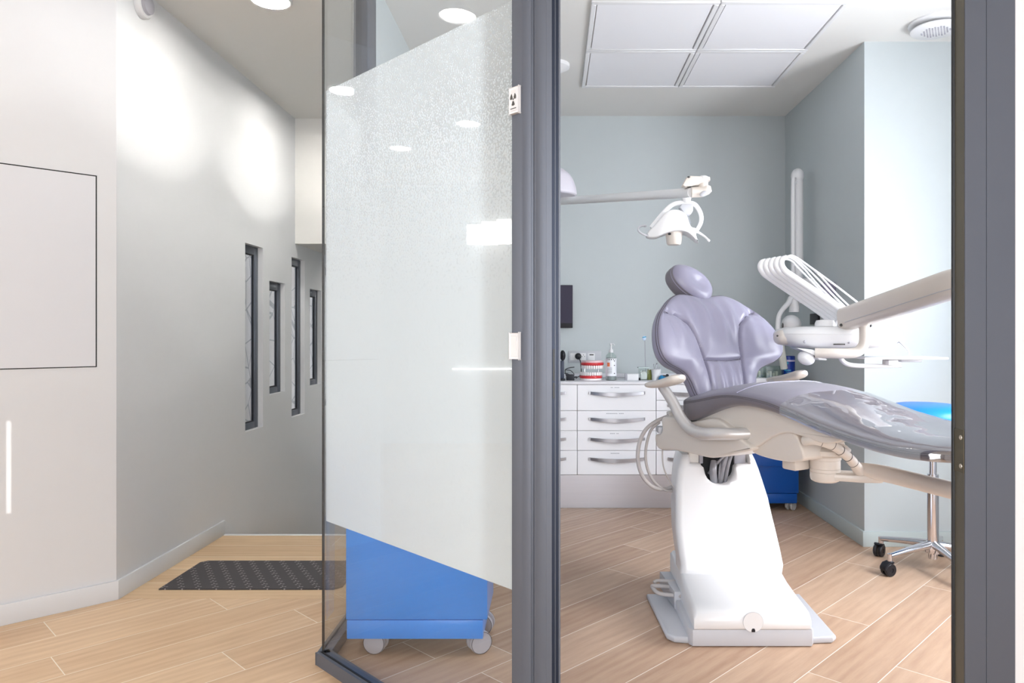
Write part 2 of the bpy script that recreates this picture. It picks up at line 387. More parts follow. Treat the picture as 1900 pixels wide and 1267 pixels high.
# corridor wall with slit openings at x = -1.9
WIN = [(4.50, 4.775, .55, 1.723), (4.885, 5.17, .75, 1.517), (5.30, 5.58, .55, 1.722), (5.70, 5.98, .752, 1.515), (6.08, 6.36, .55, 1.725)]
bm = BM(); y = 3.17
for a, b, z0, z1 in WIN:
    box(bm, -1.96, -1.9, y, a, -2.2, CZ); box(bm, -1.96, -1.9, a, b, -2.2, z0); box(bm, -1.96, -1.9, a, b, z1, CZ); y = b
box(bm, -1.96, -1.9, y, 8, -2.2, CZ)
bmesh.ops.remove_doubles(bm, verts=bm.verts, dist=1e-4)
struct('wall_left', bm, WALLW, flat=True)
for i, (a, b, z0, z1) in enumerate(WIN):
    bm = BM(); f = .052; x0, x1 = -1.957, -1.932
    box(bm, x0, x1, a, a+f, z0, z1, .003); box(bm, x0, x1, b-f, b, z0, z1, .003)
    box(bm, x0, x1, a+f, b-f, z0, z0+f*.8, .003); box(bm, x0, x1, a+f, b-f, z1-f, z1, .003)
    fr = struct('window_%d' % (i+1), bm, ANTH)
    bm = BM(); box(bm, -1.950, -1.946, a+f, b-f, z0+f*.8, z1-f); obj('glass_pane', bm, GLASS, fr, flat=True)
    bm = BM(); g_ = .008
    for q in ((a+f, a+f+g_, z0+f*.8, z1-f), (b-f-g_, b-f, z0+f*.8, z1-f), (a+f, b-f, z0+f*.8, z0+f*.8+g_), (a+f, b-f, z1-f-g_, z1-f)): box(bm, -1.946, -1.941, q[0], q[1], q[2], q[3])
    obj('gasket', bm, GASK, fr, flat=True)
bm = BM(); box(bm, -3.3, -3.1, 3.6, 14, -1, 2.0)
solo('garden_wall', bm, STONE, 'pale rubble stone wall outside the slit windows of the stair corridor', 'wall', flat=True)
bm = BM(); box(bm, -9, -2.1, 3.6, 16, -1.1, -1.0); struct('floor_outside', bm, mat('gravel', (190, 182, 170), .95, bump=(40, .4, .01)), flat=True)
# slanted wall of the waiting area
A45 = Matrix.Translation((-1.9, 3.17, 0)) @ Matrix.Rotation(math.radians(225), 4, 'Z')     # +x runs along the wall away from the corner, -y looks to the room? see below
bm = BM(); prism(bm, [(-1.9, 3.17), (-2.36, 2.71), (-2.36, 4.1), (-2.1, 4.1), (-2.1, 3.17)], 0, CZ, 'z'); struct('wall_slanted', bm, WALLW, flat=True)
quadbox('wall_north', WALLW, (-6, -2.1, 4.0, 4.1, 0, CZ))
# closed west wall, south wall with the big window and a sun slit
quadbox('wall_west', WALLW, (-6.1, -6, -2.6, 2.1, 0, CZ), (-6.1, -6, 2.75, 4.1, 0, CZ), (-6.1, -6, 2.1, 2.75, 0, CZ))
sx, sz = -3.009, 1.745
quadbox('wall_south', WALLW, (-6, sx-.006, -2.62, -2.56, 0, CZ), (sx+.006, -2.75, -2.62, -2.56, 0, CZ), (sx-.006, sx+.006, -2.62, -2.56, 0, sz-.19), (sx-.006, sx+.006, -2.62, -2.56, sz+.19, CZ),
        (1.15, 2.6, -2.62, -2.56, 0, CZ), (-2.75, -.95, -2.62, -2.56, 0, CZ), (-.95, 1.15, -2.62, -2.56, 0, .35), (-.95, 1.15, -2.62, -2.56, 2.55, CZ))
bm = BM()
for x in (-.95, .05, 1.10): box(bm, x, x+.05, -2.61, -2.57, .35, 2.55)
box(bm, -.95, 1.15, -2.61, -2.57, .35, .40); box(bm, -.95, 1.15, -2.61, -2.57, 2.5, 2.55)
w8 = BM(); box(w8, -6.0, -5.985, -1.65, .95, .33, 2.57); box(w8, -6.0, -5.975, -.38, -.32, .33, 2.57); struct('window_8', w8, WHITE, flat=True)  # white slab with a bar, added behind the west fill lamp; no opening
w6 = struct('window_6', bm, ANTH, flat=True)
bm = BM(); box(bm, -.95, 1.15, -2.60, -2.595, .35, 2.55); obj('added_sun_blocker', bm, WHITE, w6, flat=True)  # opaque sheet added to keep the sun out of the big opening
# wall right of the door, wall of the waiting area on the east, lintel
quadbox('wall_front', mat('wall_paint_front', (238, 238, 240), .8, var=.005), (1.114, 2.6, 1.77, 1.89, 0, CZ), (-.02, 1.114, 1.77, 1.87, 2.2, CZ))
quadbox('wall_lobby_side', WALLW, (2.5, 2.6, -2.6, 1.77, 0, CZ))
# treatment room
quadbox('wall_back', WALLG, (-.8, 2.6, 5.31, 5.4, 0, CZ))
quadbox('wall_right', WALLG, (1.70, 2.6, 3.965, 5.31, 0, CZ))
quadbox('wall_partition', WALLG, (-.86, -.80, 3.18, 8, -2.2, CZ))
quadbox('wall_east', WALLG, (2.45, 2.6, 1.89, 1.98, 0, CZ), (2.45, 2.6, 3.05, 3.97, 0, CZ), (2.45, 2.6, 1.98, 3.05, 0, .25), (2.45, 2.6, 1.98, 3.05, 2.55, CZ))
bm = BM()
for y in (1.98, 2.49, 3.0): box(bm, 2.53, 2.57, y, y+.05, .25, 2.55)
box(bm, 2.53, 2.57, 1.98, 3.05, .25, .30); box(bm, 2.53, 2.57, 1.98, 3.05, 2.5, 2.55)
struct('window_7', bm, ANTH, flat=True)
# skirting boards
bm = BM(); prism(bm, [(-1.9, 3.17), (-2.36, 2.71), (-2.3515, 2.7015), (-1.888, 3.165)], 0, .083, 'z', .002); struct('baseboard_slanted', bm, SKIRT)
bm = BM(); box(bm, -1.9, -1.888, 3.165, 4.2, 0, .083, .002); prism(bm, [(4.2, .083), (4.2, 0), (5.6, -.92), (5.6, -.80)], -1.9, -1.888, 'x'); struct('baseboard_left', bm, SKIRT)
bm = BM(); prism(bm, [(1.688, 3.953), (2.45, 3.953), (2.45, 3.966), (1.701, 3.966), (1.701, 5.31), (1.688, 5.31)], 0, .083, 'z', .002); struct('baseboard_right', bm, SKIRTG)
bm = BM(); box(bm, 1.12, 2.5, 1.758, 1.77, 0, .083, .002); struct('baseboard_front', bm, SKIRT)

# service door in the slanted wall (nearly flush leaf in a dark gap)
d45 = Vector((-.7071, -.7071, 0)); n45 = Vector((.7071, -.7071, 0)); c45 = Vector((-1.9, 3.17, 0))
M45 = Matrix(((d45.x, n45.x, 0, c45.x), (d45.y, n45.y, 0, c45.y), (0, 0, 1, 0), (0, 0, 0, 1)))
ap = thing('service_panel', 'flush white service panel outlined by a thin dark gap in the slanted wall', 'panel', (-2.1, 2.97, 1.0))
bm = BM(); box(bm, .074, .62, -.004, .0012, 1.014, 1.834, M=M45); obj('gap', bm, DARK, ap, flat=True)
bm = BM(); box(bm, .079, .62, -.002, .0025, 1.018, 1.829, M=M45); obj('leaf', bm, DOORW, ap, flat=True)

# alarm high on the corridor wall
al = thing('wall_alarm', 'round white alarm sounder high on the corridor wall by the slanted corner', 'alarm', (-1.9, 3.36, 2.68))
Mx = Matrix.Translation((-1.9, 3.36, 2.675)) @ Matrix.Rotation(PI/2, 4, 'Y')
bm = BM(); lathe(bm, [(.062, 0), (.062, .018), (.056, .026), (0, .026)], M=Mx); obj('base', bm, WHITE, al)
bm = BM(); lathe(bm, [(.045, .026), (.042, .04), (.02, .045), (0, .045)], M=Mx); obj('grille', bm, GREYP, al)

# ------------------------------------------------------------------ ceiling fittings
def downlight(x, y, label, power=16, CZ=CZ):
    t = thing('ceiling_downlight', label, 'downlight', (x, y, CZ), 0, None)
    bm = BM(); lathe(bm, [(.084, -.003), (.085, -.012), (.092, -.013), (.098, -.008), (.100, .001)], (x, y, CZ)); obj('trim_ring', bm, WHITE, t)
    bm = BM(); lathe(bm, [(0, -.003), (.084, -.003), (.084, -.001), (0, -.001)], (x, y, CZ)); obj('diffuser', bm, LAMPC if power > 6.5 else LAMPE, t)
downlight(-1.34, 3.46, 'round recessed downlight glowing in the corridor ceiling above the rubber mat', 9)
downlight(-1.36, 4.73, 'round recessed downlight over the stairs, farthest along the corridor', 7)
downlight(-1.88, 2.22, 'round recessed downlight above the waiting area, seen mirrored high in the glass pane', 6)
downlight(-3.73, 2.38, 'recessed downlight deeper in the waiting area, mirrored faintly in the frosted glass', 6)
downlight(-4.45, 3.04, 'farthest waiting area downlight, mirrored low in the frosted glass', 6)
downlight(-1.35, 6.7, 'added unseen fill lamp in the low ceiling at the foot of the stairs', 8, 1.826)  # lamp added out of view to brighten the stairwell
# four ceiling light panels
for i in range(2):
    for j in range(2):
        x0, y0 = .185+i*.62, 3.47+j*.60; x1, y1 = x0+.62, y0+.60
        lab = [['white square ceiling light panel, nearest the door on the glass partition side', 'white square ceiling light panel at the back on the glass partition side'], ['white square ceiling light panel, nearest the door on the window side', 'white square ceiling light panel at the back on the window side']][i][j]
        t = thing('ceiling_light_panel', lab, 'light panel', ((x0+x1)/2, (y0+y1)/2, CZ), 0)
        bm = BM(); f = .028
        for q in ((x0, x1, y0, y0+f), (x0, x1, y1-f, y1), (x0, x0+f, y0+f, y1-f), (x1-f, x1, y0+f, y1-f)): box(bm, q[0]+.002, q[1]-.002, q[2]+.002, q[3]-.002, CZ-.014, CZ+.001, .003, 1)
        obj('frame', bm, WHITE, t)
        bm = BM(); box(bm, x0+f+.004, x1-f-.004, y0+f+.004, y1-f-.004, CZ-.009, CZ-.002); obj('diffuser', bm, PANEL, t, flat=True)
vt = thing('ceiling_vent', 'round white perforated air vent on the ceiling of the treatment room', 'vent', (1.96, 3.72, CZ))
bm = BM(); lathe(bm, [(.13, 0), (.13, -.008), (.10, -.02), (.08, -.02)], (1.96, 3.72, CZ)); obj('rim', bm, WHITE, vt)
bm = BM(); lathe(bm, [(0, -.028), (.07, -.028), (.118, -.034), (.12, -.040), (.112, -.046), (0, -.05)], (1.96, 3.72, CZ), 36); obj('disc', bm, WHITE, vt)
bm = BM()
for a in range(-5, 6):
    for b in range(-5, 6):
        x, y = (a+(b % 2)*.5)*.015, b*.013
        if x*x+y*y < .0046: lathe(bm, [(0, -.0505), (.0045, -.0505), (.0045, -.045), (0, -.045)], (1.96+x, 3.72+y, CZ), 8)
obj('perforation', bm, GREYP, vt)
# green exit sign of the waiting area (seen mirrored at the top of the glass)
ex = thing('exit_sign', 'small green running man exit sign hanging in the waiting area', 'exit sign', (-1.75, 1.2, 2.5))
bm = BM(); box(bm, -1.90, -1.62, 1.19, 1.21, 2.40, 2.54, .003); obj('plate', bm, mat('exit_green', (60, 160, 120), .4), ex)
bm = BM(); cyl(bm, (-1.76, 1.2, 2.54), (-1.76, 1.2, 2.75), .006); obj('rod', bm, ALU, ex)
bm = BM(); box(bm, -1.885, -1.83, 1.186, 1.19, 2.42, 2.52); ball(bm, (-1.74, 1.187, 2.508), .009, .003, .009)
tube(bm, [(-1.745, 1.187, 2.495), (-1.755, 1.187, 2.465), (-1.735, 1.187, 2.445), (-1.74, 1.187, 2.42)], .006, 8, 3); tube(bm, [(-1.755, 1.187, 2.465), (-1.775, 1.187, 2.45), (-1.79, 1.187, 2.43)], .005, 8, 3); tube(bm, [(-1.77, 1.187, 2.49), (-1.745, 1.187, 2.488), (-1.725, 1.187, 2.472)], .004, 8, 3)
obj('pictogram', bm, WHITE, ex)

wl = thing('wall_lamp', 'stepped white glowing wall lamp of the waiting area, mirrored in the frosted glass', 'wall lamp', (-5.98, 2.4, 2.2))
GLOW = emis('lamp_glow', (255, 252, 246), 16)
bm = BM(); box(bm, -6.0, -5.97, 2.17, 2.66, 2.12, 2.33, .004); obj('back_plate', bm, WHITE, wl)
for k, (a, b, c, d) in enumerate(((2.18, 2.33, 2.115, 2.375), (2.33, 2.49, 2.105, 2.35), (2.49, 2.645, 2.11, 2.32))):
    bm = BM(); box(bm, -5.97, -5.93, a+.002, b-.002, c, d, .004); obj('glowing_shade', bm, GLOW, wl)
bm = BM(); box(bm, -5.99, -5.97, 2.0, 2.8, .786, .800); solo('light_strip', bm, GLOW, 'thin horizontal strip of light on the far waiting area wall, mirrored in the frosted glass', 'light strip', flat=True)

# ------------------------------------------------------------------ glass partition
gp = thing('glass_partition', 'frameless glass partition with frosted band on a dark metal floor rail', 'glass partition', (-.45, 2.2, 0))
P0, P1 = Vector((-.103, 1.85, 0)), Vector((-.800, 2.547, 0)); dr = (P1-P0).normalized(); nn = Vector((-.7071, -.7071, 0)); L = (P1-P0).length
MG = Matrix(((dr.x, nn.x, 0, P0.x), (dr.y, nn.y, 0, P0.y), (0, 0, 1, 0), (0, 0, 0, 1)))     # x along, +y towards the viewer side
def pane(M, x0, x1, name='pane'):
    bm = BM(); box(bm, x0, x1, -.005, .005, .02, CZ, M=M); o = obj(name, bm, GLASS, gp, flat=True)
    return o
pane(MG, 0, L)
MG2 = Matrix(((0, -1, 0, -.800), (1, 0, 0, 2.55), (0, 0, 1, 0), (0, 0, 0, 1)))
pane(MG2, .006, .48)
bm = BM(); box(bm, 0, L-.004, -.0075, -.0062, .500, 2.005, M=MG); obj('frosted_film', bm, FILM, gp, flat=True)
bm = BM(); box(bm, .012, .48, -.0075, -.0062, .500, 2.005, M=MG2); obj('frosted_film', bm, FILM, gp, flat=True)
bm = BM(); box(bm, -.01, L+.012, -.024, .012, 0, .042, .002, M=MG); box(bm, -.01, L+.012, .012, .024, 0, .042, .002, M=MG)
box(bm, -.012, .48, -.024, .024, 0, .042, .002, M=MG2); obj('floor_rail', bm, ANTH, gp)
bm = BM(); box(bm, 0, L, .0052, .010, .0425, .047, M=MG); box(bm, .01, .48, .0052, .010, .0425, .047, M=MG2); obj('gasket', bm, GASK, gp, flat=True)
bm = BM(); box(bm, -.806, -.799, 2.545, 2.553, .04, CZ); obj('corner_seal', bm, GASK, gp, flat=True)
bm = BM(); box(bm, -.83, -.77, 3.03, 3.18, 0, CZ, .004); obj('end_post', bm, ANTH, gp)

# ------------------------------------------------------------------ door frame (left post complex and right jamb)
def plan(name, poly, z0, z1, m, parent=None, bev=0):
    bm = BM(); prism(bm, poly, z0, z1, 'z', bev)
    return obj(name, bm, m, parent, ang=30)
dj = thing('door_frame', 'anthracite aluminium door frame around the open doorway of the treatment room', 'door frame', (.5, 1.8, 0))
plan('left_post', [(-.103, 1.85), (-.0785, 1.8255), (-.072, 1.822), (-.0535, 1.822), (-.0535, 1.829), (-.0475, 1.829), (-.0475, 1.96), (-.103, 1.96)], 0, CZ, ANTH, dj)
rd = [(-.0475+.0315*(1-math.cos(a)), 1.826-.010*math.sin(a)) for a in [PI*k/14 for k in range(1, 8)]]
plan('rounded_profile', [(-.0475, 1.94), (-.0475, 1.826)] + rd + [(-.0155, 1.8155), (-.0015, 1.8155), (-.0015, 1.94)], 0, CZ, ANTH, dj)
plan('channel', [(-.0015, 1.94), (-.0015, 1.845), (.0155, 1.845), (.0155, 1.94)], 0, CZ, mat('channel_navy', (58, 66, 86), .4, .3), dj)
plan('channel_fin', [(.006, 1.845), (.006, 1.826), (.008, 1.826), (.008, 1.845)], 0, CZ, ANTH, dj)
plan('edge_lip', [(.0155, 1.94), (.0155, 1.815), (.0200, 1.815), (.0200, 1.94)], 0, CZ, ANTH, dj)
bm = BM()
box(bm, .0010, .0058, 1.840, 1.8465, .99, 1.03); box(bm, .0010, .0058, 1.840, 1.8465, 1.035, 1.045+.07)
obj('lock_keep', bm, BLK, dj, flat=True)
plan('right_post', [(.9895, 1.745), (1.0395, 1.745), (1.0395, 1.7465), (1.0415, 1.7465), (1.0415, 1.745), (1.109, 1.745), (1.1135, 1.75), (1.1135, 1.95), (1.088, 1.95), (1.088, 1.80), (.9895, 1.80)], 0, CZ, ANTH, dj)
plan('olive_reflection_strip', [(.9895, 1.748), (.9885, 1.748), (.9885, 1.786), (.9895, 1.786)], 0, CZ, mat('anthracite_floor_reflection', (96, 92, 80), .4, .2), dj)  # thin strip whose olive colour stands in for the floor's reflection
plan('door_seal', [(.9895, 1.787), (.9845, 1.789), (.9845, 1.796), (.9895, 1.80)], 0, CZ, GASK, dj)
bm = BM(); box(bm, -.0475, .99, 1.80, 1.9, 2.16, 2.21, .003); obj('header', bm, ANTH, dj)
sp = BM(); box(sp, .9868, .9889, 1.7465, 1.787, .818, .922, .0006, 1); spo = obj('strike_plate', sp, mat('strike_olive', (96, 90, 74), .4, .4), dj)
for z in (.903, .834):
    bm = BM(); Ms = Matrix.Translation((.9868, 1.7585, z)) @ Matrix.Rotation(-PI/2, 4, 'Y'); lathe(bm, [(.0058, 0), (.0054, .0012), (.0025, .0012), (.0024, .0004), (0, .0004)], M=Ms, seg=20)
    obj('screw', bm, mat('screw_steel', (214, 204, 190), .3, .7), spo)

# switch plates on the 45 degree face of the post
q0 = Vector((-.103, 1.85, 0)); qd = Vector((.7071, -.7071, 0)); qn = Vector((-.7071, -.7071, 0))
MQ = Matrix(((qd.x, qn.x, 0, q0.x), (qd.y, qn.y, 0, q0.y), (0, 0, 1, 0), (0, 0, 0, 1)))
def plate(name, label, cat, zc):
    t = thing(name, label, cat, (q0.x, q0.y, zc))
    bm = BM(); box(bm, -.001, .0335, 0, .007, zc-.033, zc+.033, .0025, M=MQ); obj('surround', bm, WHITE, t)
    bm = BM(); box(bm, .003, .0265, .006, .0085, zc-.026, zc+.026, .001, 1, M=MQ); f = obj('rocker', bm, WHITE, t)
    return t, f
plate('light_switch', 'white rocker light switch on the dark door post, the lower plate', 'light switch', 1.123)
t, f = plate('radiation_sign', 'white plate with a dark radiation trefoil high on the door post', 'sign', 1.742)
bm = BM(); zc = 1.745; xc = .0145
def arc(a0, a1, r0, r1):
    k = 6; pl = [(xc+.72*r1*math.cos(a0+(a1-a0)*i/k), zc+r1*math.sin(a0+(a1-a0)*i/k)) for i in range(k+1)] + [(xc+.72*r0*math.cos(a1-(a1-a0)*i/k), zc+r0*math.sin(a1-(a1-a0)*i/k)) for i in range(k+1)]
    prism(bm, pl, .0084, .0092, 'y', M=MQ)
for a in (math.radians(270), math.radians(30), math.radians(150)): arc(a-PI/6, a+PI/6, .0050, .0165)
arc(0, PI*1.999, .0001, .0028)
box(bm, .004, .0255, .0084, .0092, zc-.0245, zc-.0225, M=MQ)
obj('trefoil', bm, INK, f)

# ------------------------------------------------------------------ rubber mat
bm = BM(); prism(bm, [(-1.778, 3.286), (-.99, 3.286), (-.957, 3.32), (-.957, 3.697), (-1.75, 3.697), (-1.778, 3.67)], 0, .006, 'z', .001, seg=1)
solo('door_mat', bm, RUG, 'charcoal rubber mat with small pale marks lying on the landing at the stairs', 'mat')

# ------------------------------------------------------------------ trolleys
def castor(parent, x, y, r, m, fork, rot=0, name='castor'):
    M = Matrix.Translation((x, y, 0)) @ Matrix.Rotation(rot, 4, 'Z')
    bm = BM(); My = M @ Matrix.Translation((0, 0, r)) @ Matrix.Rotation(PI/2, 4, 'X')
    for s in (-1, 1):
        lathe(bm, [(0, s*.010), (r*.9, s*.010), (r, s*.012), (r, s*.022), (r*.93, s*.026), (0, s*.028)], M=My, seg=28)
    wobj = obj(name, bm, m, parent)
    bm = BM(); box(bm, -.012, .018, -.0095, .0095, r*.9, r*2.15, .004, M=M); cyl(bm, M @ Vector((0, 0, r*1.6)), M @ Vector((0, 0, r*2.4)), .011); obj('fork', bm, fork, wobj)
    for s in (-1, 1):
        bm = BM(); lathe(bm, [(r*.93, s*.0262), (r*.97, s*.0268), (r*.93, s*.0275), (r*.93, s*.0262)], M=My, seg=28, cap=False); obj('wheel_rim', bm, BLK2, wobj)
    return wobj
def trolley(label, x0, x1, y0, y1, top, m, tt=.02, zb=.075, zl=.133, r=.036, cm=GREYP, inset=.01, rots=(-.25, .75, 2, 3)):
    t = thing('blue_trolley', label, 'trolley', ((x0+x1)/2, (y0+y1)/2, 0))
    bm = BM(); box(bm, x0, x1, y0, y1, zl+.003, top-tt, .002); obj('body', bm, m, t)
    bm = BM(); box(bm, x0+.002, x1-inset, y0+.002, y1-.002, zb, zl, .002); obj('plinth_panel', bm, m, t)
    bm = BM(); box(bm, x0-.004, x1+.004, y0-.004, y1+.004, top-tt, top, .004); obj('top', bm, CAB, t)
    n = 4; hz = (top-tt-.01-zl-.01)/n
    for k in range(n):
        a = zl+.008+k*hz
        if k == 0 or tt < .03: continue
        bm = BM(); box(bm, x0+.004, x1-.004, y0-.012, y0, a+.002, a+hz-.002, .002); d = obj('drawer', bm, m, t)
        bm = BM(); tube(bm, [((x0+x1)/2-.11, y0-.013, a+hz*.7), ((x0+x1)/2-.10, y0-.03, a+hz*.7), ((x0+x1)/2+.10, y0-.03, a+hz*.7), ((x0+x1)/2+.11, y0-.013, a+hz*.7)], .005, 8, 4); obj('handle', bm, ALU, d)
    for (x, y), ro in zip(((x0+.095, y0+.055), (x1-.035, y0+.055), (x0+.075, y1-.05), (x1-.035, y1-.05)), rots): castor(t, x, y, r, cm, GREYP, ro)
    return t
trolley('bright blue wheeled trolley standing behind the glass partition', -.735, -.232, 2.59, 2.86, .80, BLUE, zb=.068, zl=.135, inset=.016, r=.041, rots=(-.15, .5, 2, 3))
trolley('dark blue wheeled trolley at the back wall behind the dental chair', 1.215, 1.605, 4.74, 5.18, 0.87, BLUED, tt=.05, zb=.055, zl=.118, r=.03, cm=mat('pale_castor', (200, 200, 198), .4))

# ------------------------------------------------------------------ cabinets
CY, CYB = 4.84, 5.305
def cabinet(x0, x1, label, splits, split_top=False):
    t = thing('drawer_cabinet', label, 'cabinet', ((x0+x1)/2, CY+.2, 0))
    bm = BM(); box(bm, x0+.002, x1-.002, CY+.019, CYB-.005, .222, .812); obj('body', bm, CAB, t, flat=True)
    for k, (z0, z1) in enumerate(splits):
        bm = BM(); box(bm, x0+.0016, x1-.0016, CY, CY+.018, z0+.0012, z1-.0012, .0010, 1); d = obj('drawer', bm, CAB, t)
        w_ = x1-x0; a, b = x0+.155*w_, x0+.855*w_; hz = z1-.055 if not (z1-z0 < .08) else (z0+z1)/2
        if w_ < .2: a, b = x0-.02, x0+.06
        rings = []; n = 18                                  # bow handle: stands off in the middle
        for i in range(n+1):
            u = i/n; xx = a+(b-a)*u; off = .004+.026*math.sin(PI*u)**.8; th = .0035; hh = .009+.003*math.sin(PI*u); zc = hz-.010*math.sin(PI*u)
            rings.append([Vector((xx, CY-off-th, zc-hh)), Vector((xx, CY-off-th, zc+hh)), Vector((xx, CY-off+th, zc+hh)), Vector((xx, CY-off+th, zc-hh))])
        bm = BM(); ring_faces(bm, rings); box(bm, a-.002, a+.006, CY-.010, CY+.001, hz-.009, hz+.009); box(bm, b-.006, b+.002, CY-.010, CY+.001, hz-.009, hz+.009); obj('handle', bm, ALU, d)
        if w_ > .3 and z1-z0 > .08:
            bm = BM(); c = (x0+x1)/2-.01; n = (7, 8, 14, 7)[k % 4]
            for i in range(n): 
                if random.random() < .85: box(bm, c-n*.0042+i*.0084, c-n*.0042+i*.0084+.006, CY-.0006, CY, z1-.022, z1-.0165)
            obj('name_strip', bm, PRINT, d, flat=True)
    return t
S4 = [(.222, .384), (.384, .516), (.516, .649), (.649, .822)]
S5 = [(.222, .384), (.384, .516), (.516, .649), (.649, .717), (.717, .822)]
cabinet(-.62, -.362, 'white four-drawer cabinet hidden mostly behind the door post', S4)
cabinet(-.36, .165, 'white drawer cabinet cut by the door post, nearest the wall monitor', S4)
cabinet(.165, .690, 'white cabinet with four wide drawers below the plaster teeth model', S4)
cabinet(.690, 1.205, 'white cabinet with narrow upper drawers behind the dental chair armrest', S5)
bm = BM(); box(bm, -.62, 1.205, CY+.003, CY+.02, .001, .2205); solo('steel_plinth', bm, STEEL, 'brushed steel plinth panel running under the white cabinets', 'plinth', flat=True)
bm = BM(); box(bm, -.62, 1.208, CY-.006, CYB, .823, .842, .002); solo('worktop', bm, TOPM, 'long pale worktop lying on the white drawer cabinets', 'worktop')
TZ = .842
bm = BM(); box(bm, -.62, 1.208, CYB-.014, CYB+.004, .843, .872, .001); struct('trim_2', bm, TOPM)

# ------------------------------------------------------------------ things on and above the worktop
mo = thing('wall_monitor', 'dark flat monitor on the back wall beside the door post', 'monitor', (.05, 5.31, 1.35))
bm = BM(); box(bm, -.33, .147, 5.255, 5.285, 1.203, 1.513, .004); obj('bezel', bm, BLK, mo)
bm = BM(); box(bm, -.325, .145, 5.252, 5.2555, 1.238, 1.509); obj('screen', bm, SCREEN, mo, flat=True)
bm = BM(); box(bm, -.15, -.03, 5.285, 5.309, 1.30, 1.42, .003); obj('bracket', bm, BLK, mo)
so = thing('socket_strip', 'white triple socket plate on the back wall with a black plug', 'socket', (.23, 5.31, 1.0))
bm = BM(); box(bm, .118, .356, 5.298, 5.31, .952, 1.036, .003); obj('plate', bm, LGREY, so)
bm = BM()
for x in (.155, .218, .283): box(bm, x-.026, x+.026, 5.295, 5.299, .968, 1.02, .002)
obj('inserts', bm, WHITE, so)
bm = BM()
for dx, dz in ((-.009, 0), (.009, 0), (0, .011)): cyl(bm, (.225+dx, 5.2945, .996+dz), (.225+dx, 5.296, .996+dz), .003, seg=10)
box(bm, .27, .30, 5.2935, 5.2955, 1.004, 1.012); obj('holes', bm, INK, so)
pl = thing('power_plug', 'round black plug with a cable in the wall socket', 'plug', (.19, 5.27, 1.0))
bm = BM(); lathe(bm, [(0, 0), (.021, 0), (.024, .012), (.022, .03), (.012, .036), (0, .036)], M=Matrix.Translation((.187, 5.294, .998)) @ Matrix.Rotation(PI/2, 4, 'X')); obj('head', bm, BLK, pl)
bm = BM(); tube(bm, [(.187, 5.26, .995), (.200, 5.24, .965), (.207, 5.22, .90), (.200, 5.18, .868), (.170, 5.12, .855), (.135, 5.06, .868), (.10, 5.02, .885), (.085, 5.0, .888)], .0035, 8, 6); obj('cable', bm, BLK, pl)
ph = thing('cordless_scanner', 'black handheld device standing in a cradle beside the door post', 'handset', (.06, 4.97, TZ))
bm = BM(); box(bm, .040, .088, 4.94, 5.0, TZ, TZ+.012, .004); obj('cradle', bm, BLK2, ph)
bm = BM(); box(bm, .052, .080, 4.955, 4.985, TZ+.012, TZ+.135, .006); obj('grip', bm, mat('slate_plastic', (58, 66, 84), .4), ph)
bm = BM(); ball(bm, (.070, 4.968, TZ+.17), .020, .022, .036); ball(bm, (.074, 4.951, TZ+.175), .009, .010, .024); obj('head', bm, BLK, ph)
ad = thing('power_adapter', 'black power adapter brick lying on the worktop by the handset', 'adapter', (.12, 4.99, TZ))
bm = BM(); box(bm, .095, .150, 4.965, 5.015, TZ, TZ+.040, .004); obj('brick', bm, BLK2, ad)
bm = BM(); tube(bm, [(.150, 4.99, TZ+.02), (.168, 4.99, TZ+.022), (.160, 4.975, TZ+.01)], [.006, .004, .002], 8, 4); tube(bm, [(.095, 4.99, TZ+.03), (.088, 4.985, TZ+.07), (.115, 4.98, TZ+.085), (.150, 4.98, TZ+.09)], .003, 8, 6); tube(bm, [(.150, 4.99, TZ+.04), (.125, 4.985, TZ+.066), (.09, 4.98, TZ+.072)], .0025, 8, 6); obj('leads', bm, BLK, ad)

tm = thing('teeth_model', 'large plaster model of red gums and white teeth, jaws open', 'teeth model', (.27, 4.98, TZ))
def jaw(z0, sgn, xo=0.0):
    R_, cy = .060, 5.02
    def path(r, n=20): return [Vector((.270+xo+r*1.12*math.sin(a), cy-r*1.15*math.cos(a)+.01, 0)) for a in [math.radians(-88+176*i/n) for i in range(n+1)]]
    zb, zg = (z0, z0+sgn*.034)
    bm = BM(); pts = path(.068); bmesh_ = [(p.x, p.y) for p in pts]; prism(bm, bmesh_ + [(bmesh_[-1][0], cy+.03), (bmesh_[0][0], cy+.03)], min(z0, z0+sgn*.018), max(z0, z0+sgn*.018), 'z', .003); obj('jaw_base', bm, PINK if sgn < 0 else TEETH, tm)
    bm = BM(); tube(bm, [p+Vector((0, 0, z0+sgn*.022)) for p in path(.060)], .0135, 10, 2); obj('gum', bm, RED, tm)
    bm = BM()
    for i in range(14):
        a = math.radians(-82+164*i/13); wd = (.0062 if 4 <= i <= 9 else .0070)
        c = Vector((.270+xo+.0625*1.12*math.sin(a), cy-.0625*1.15*math.cos(a)+.01, z0+sgn*.044)); M = Matrix.Translation(c) @ Matrix.Rotation(a, 4, 'Z')
        box(bm, -wd, wd, -.008, .006, -.012, .012, .003, 2, M=M)
    obj('teeth', bm, TEETH, tm)
jaw(TZ, 1, -.004); jaw(TZ+.134, -1, .006)
bm = BM()
for x in (.224, .318): cyl(bm, (x, 5.04, TZ+.015), (x, 5.045, TZ+.12), .004, seg=10)
obj('hinge_rods', bm, CHROME, tm)

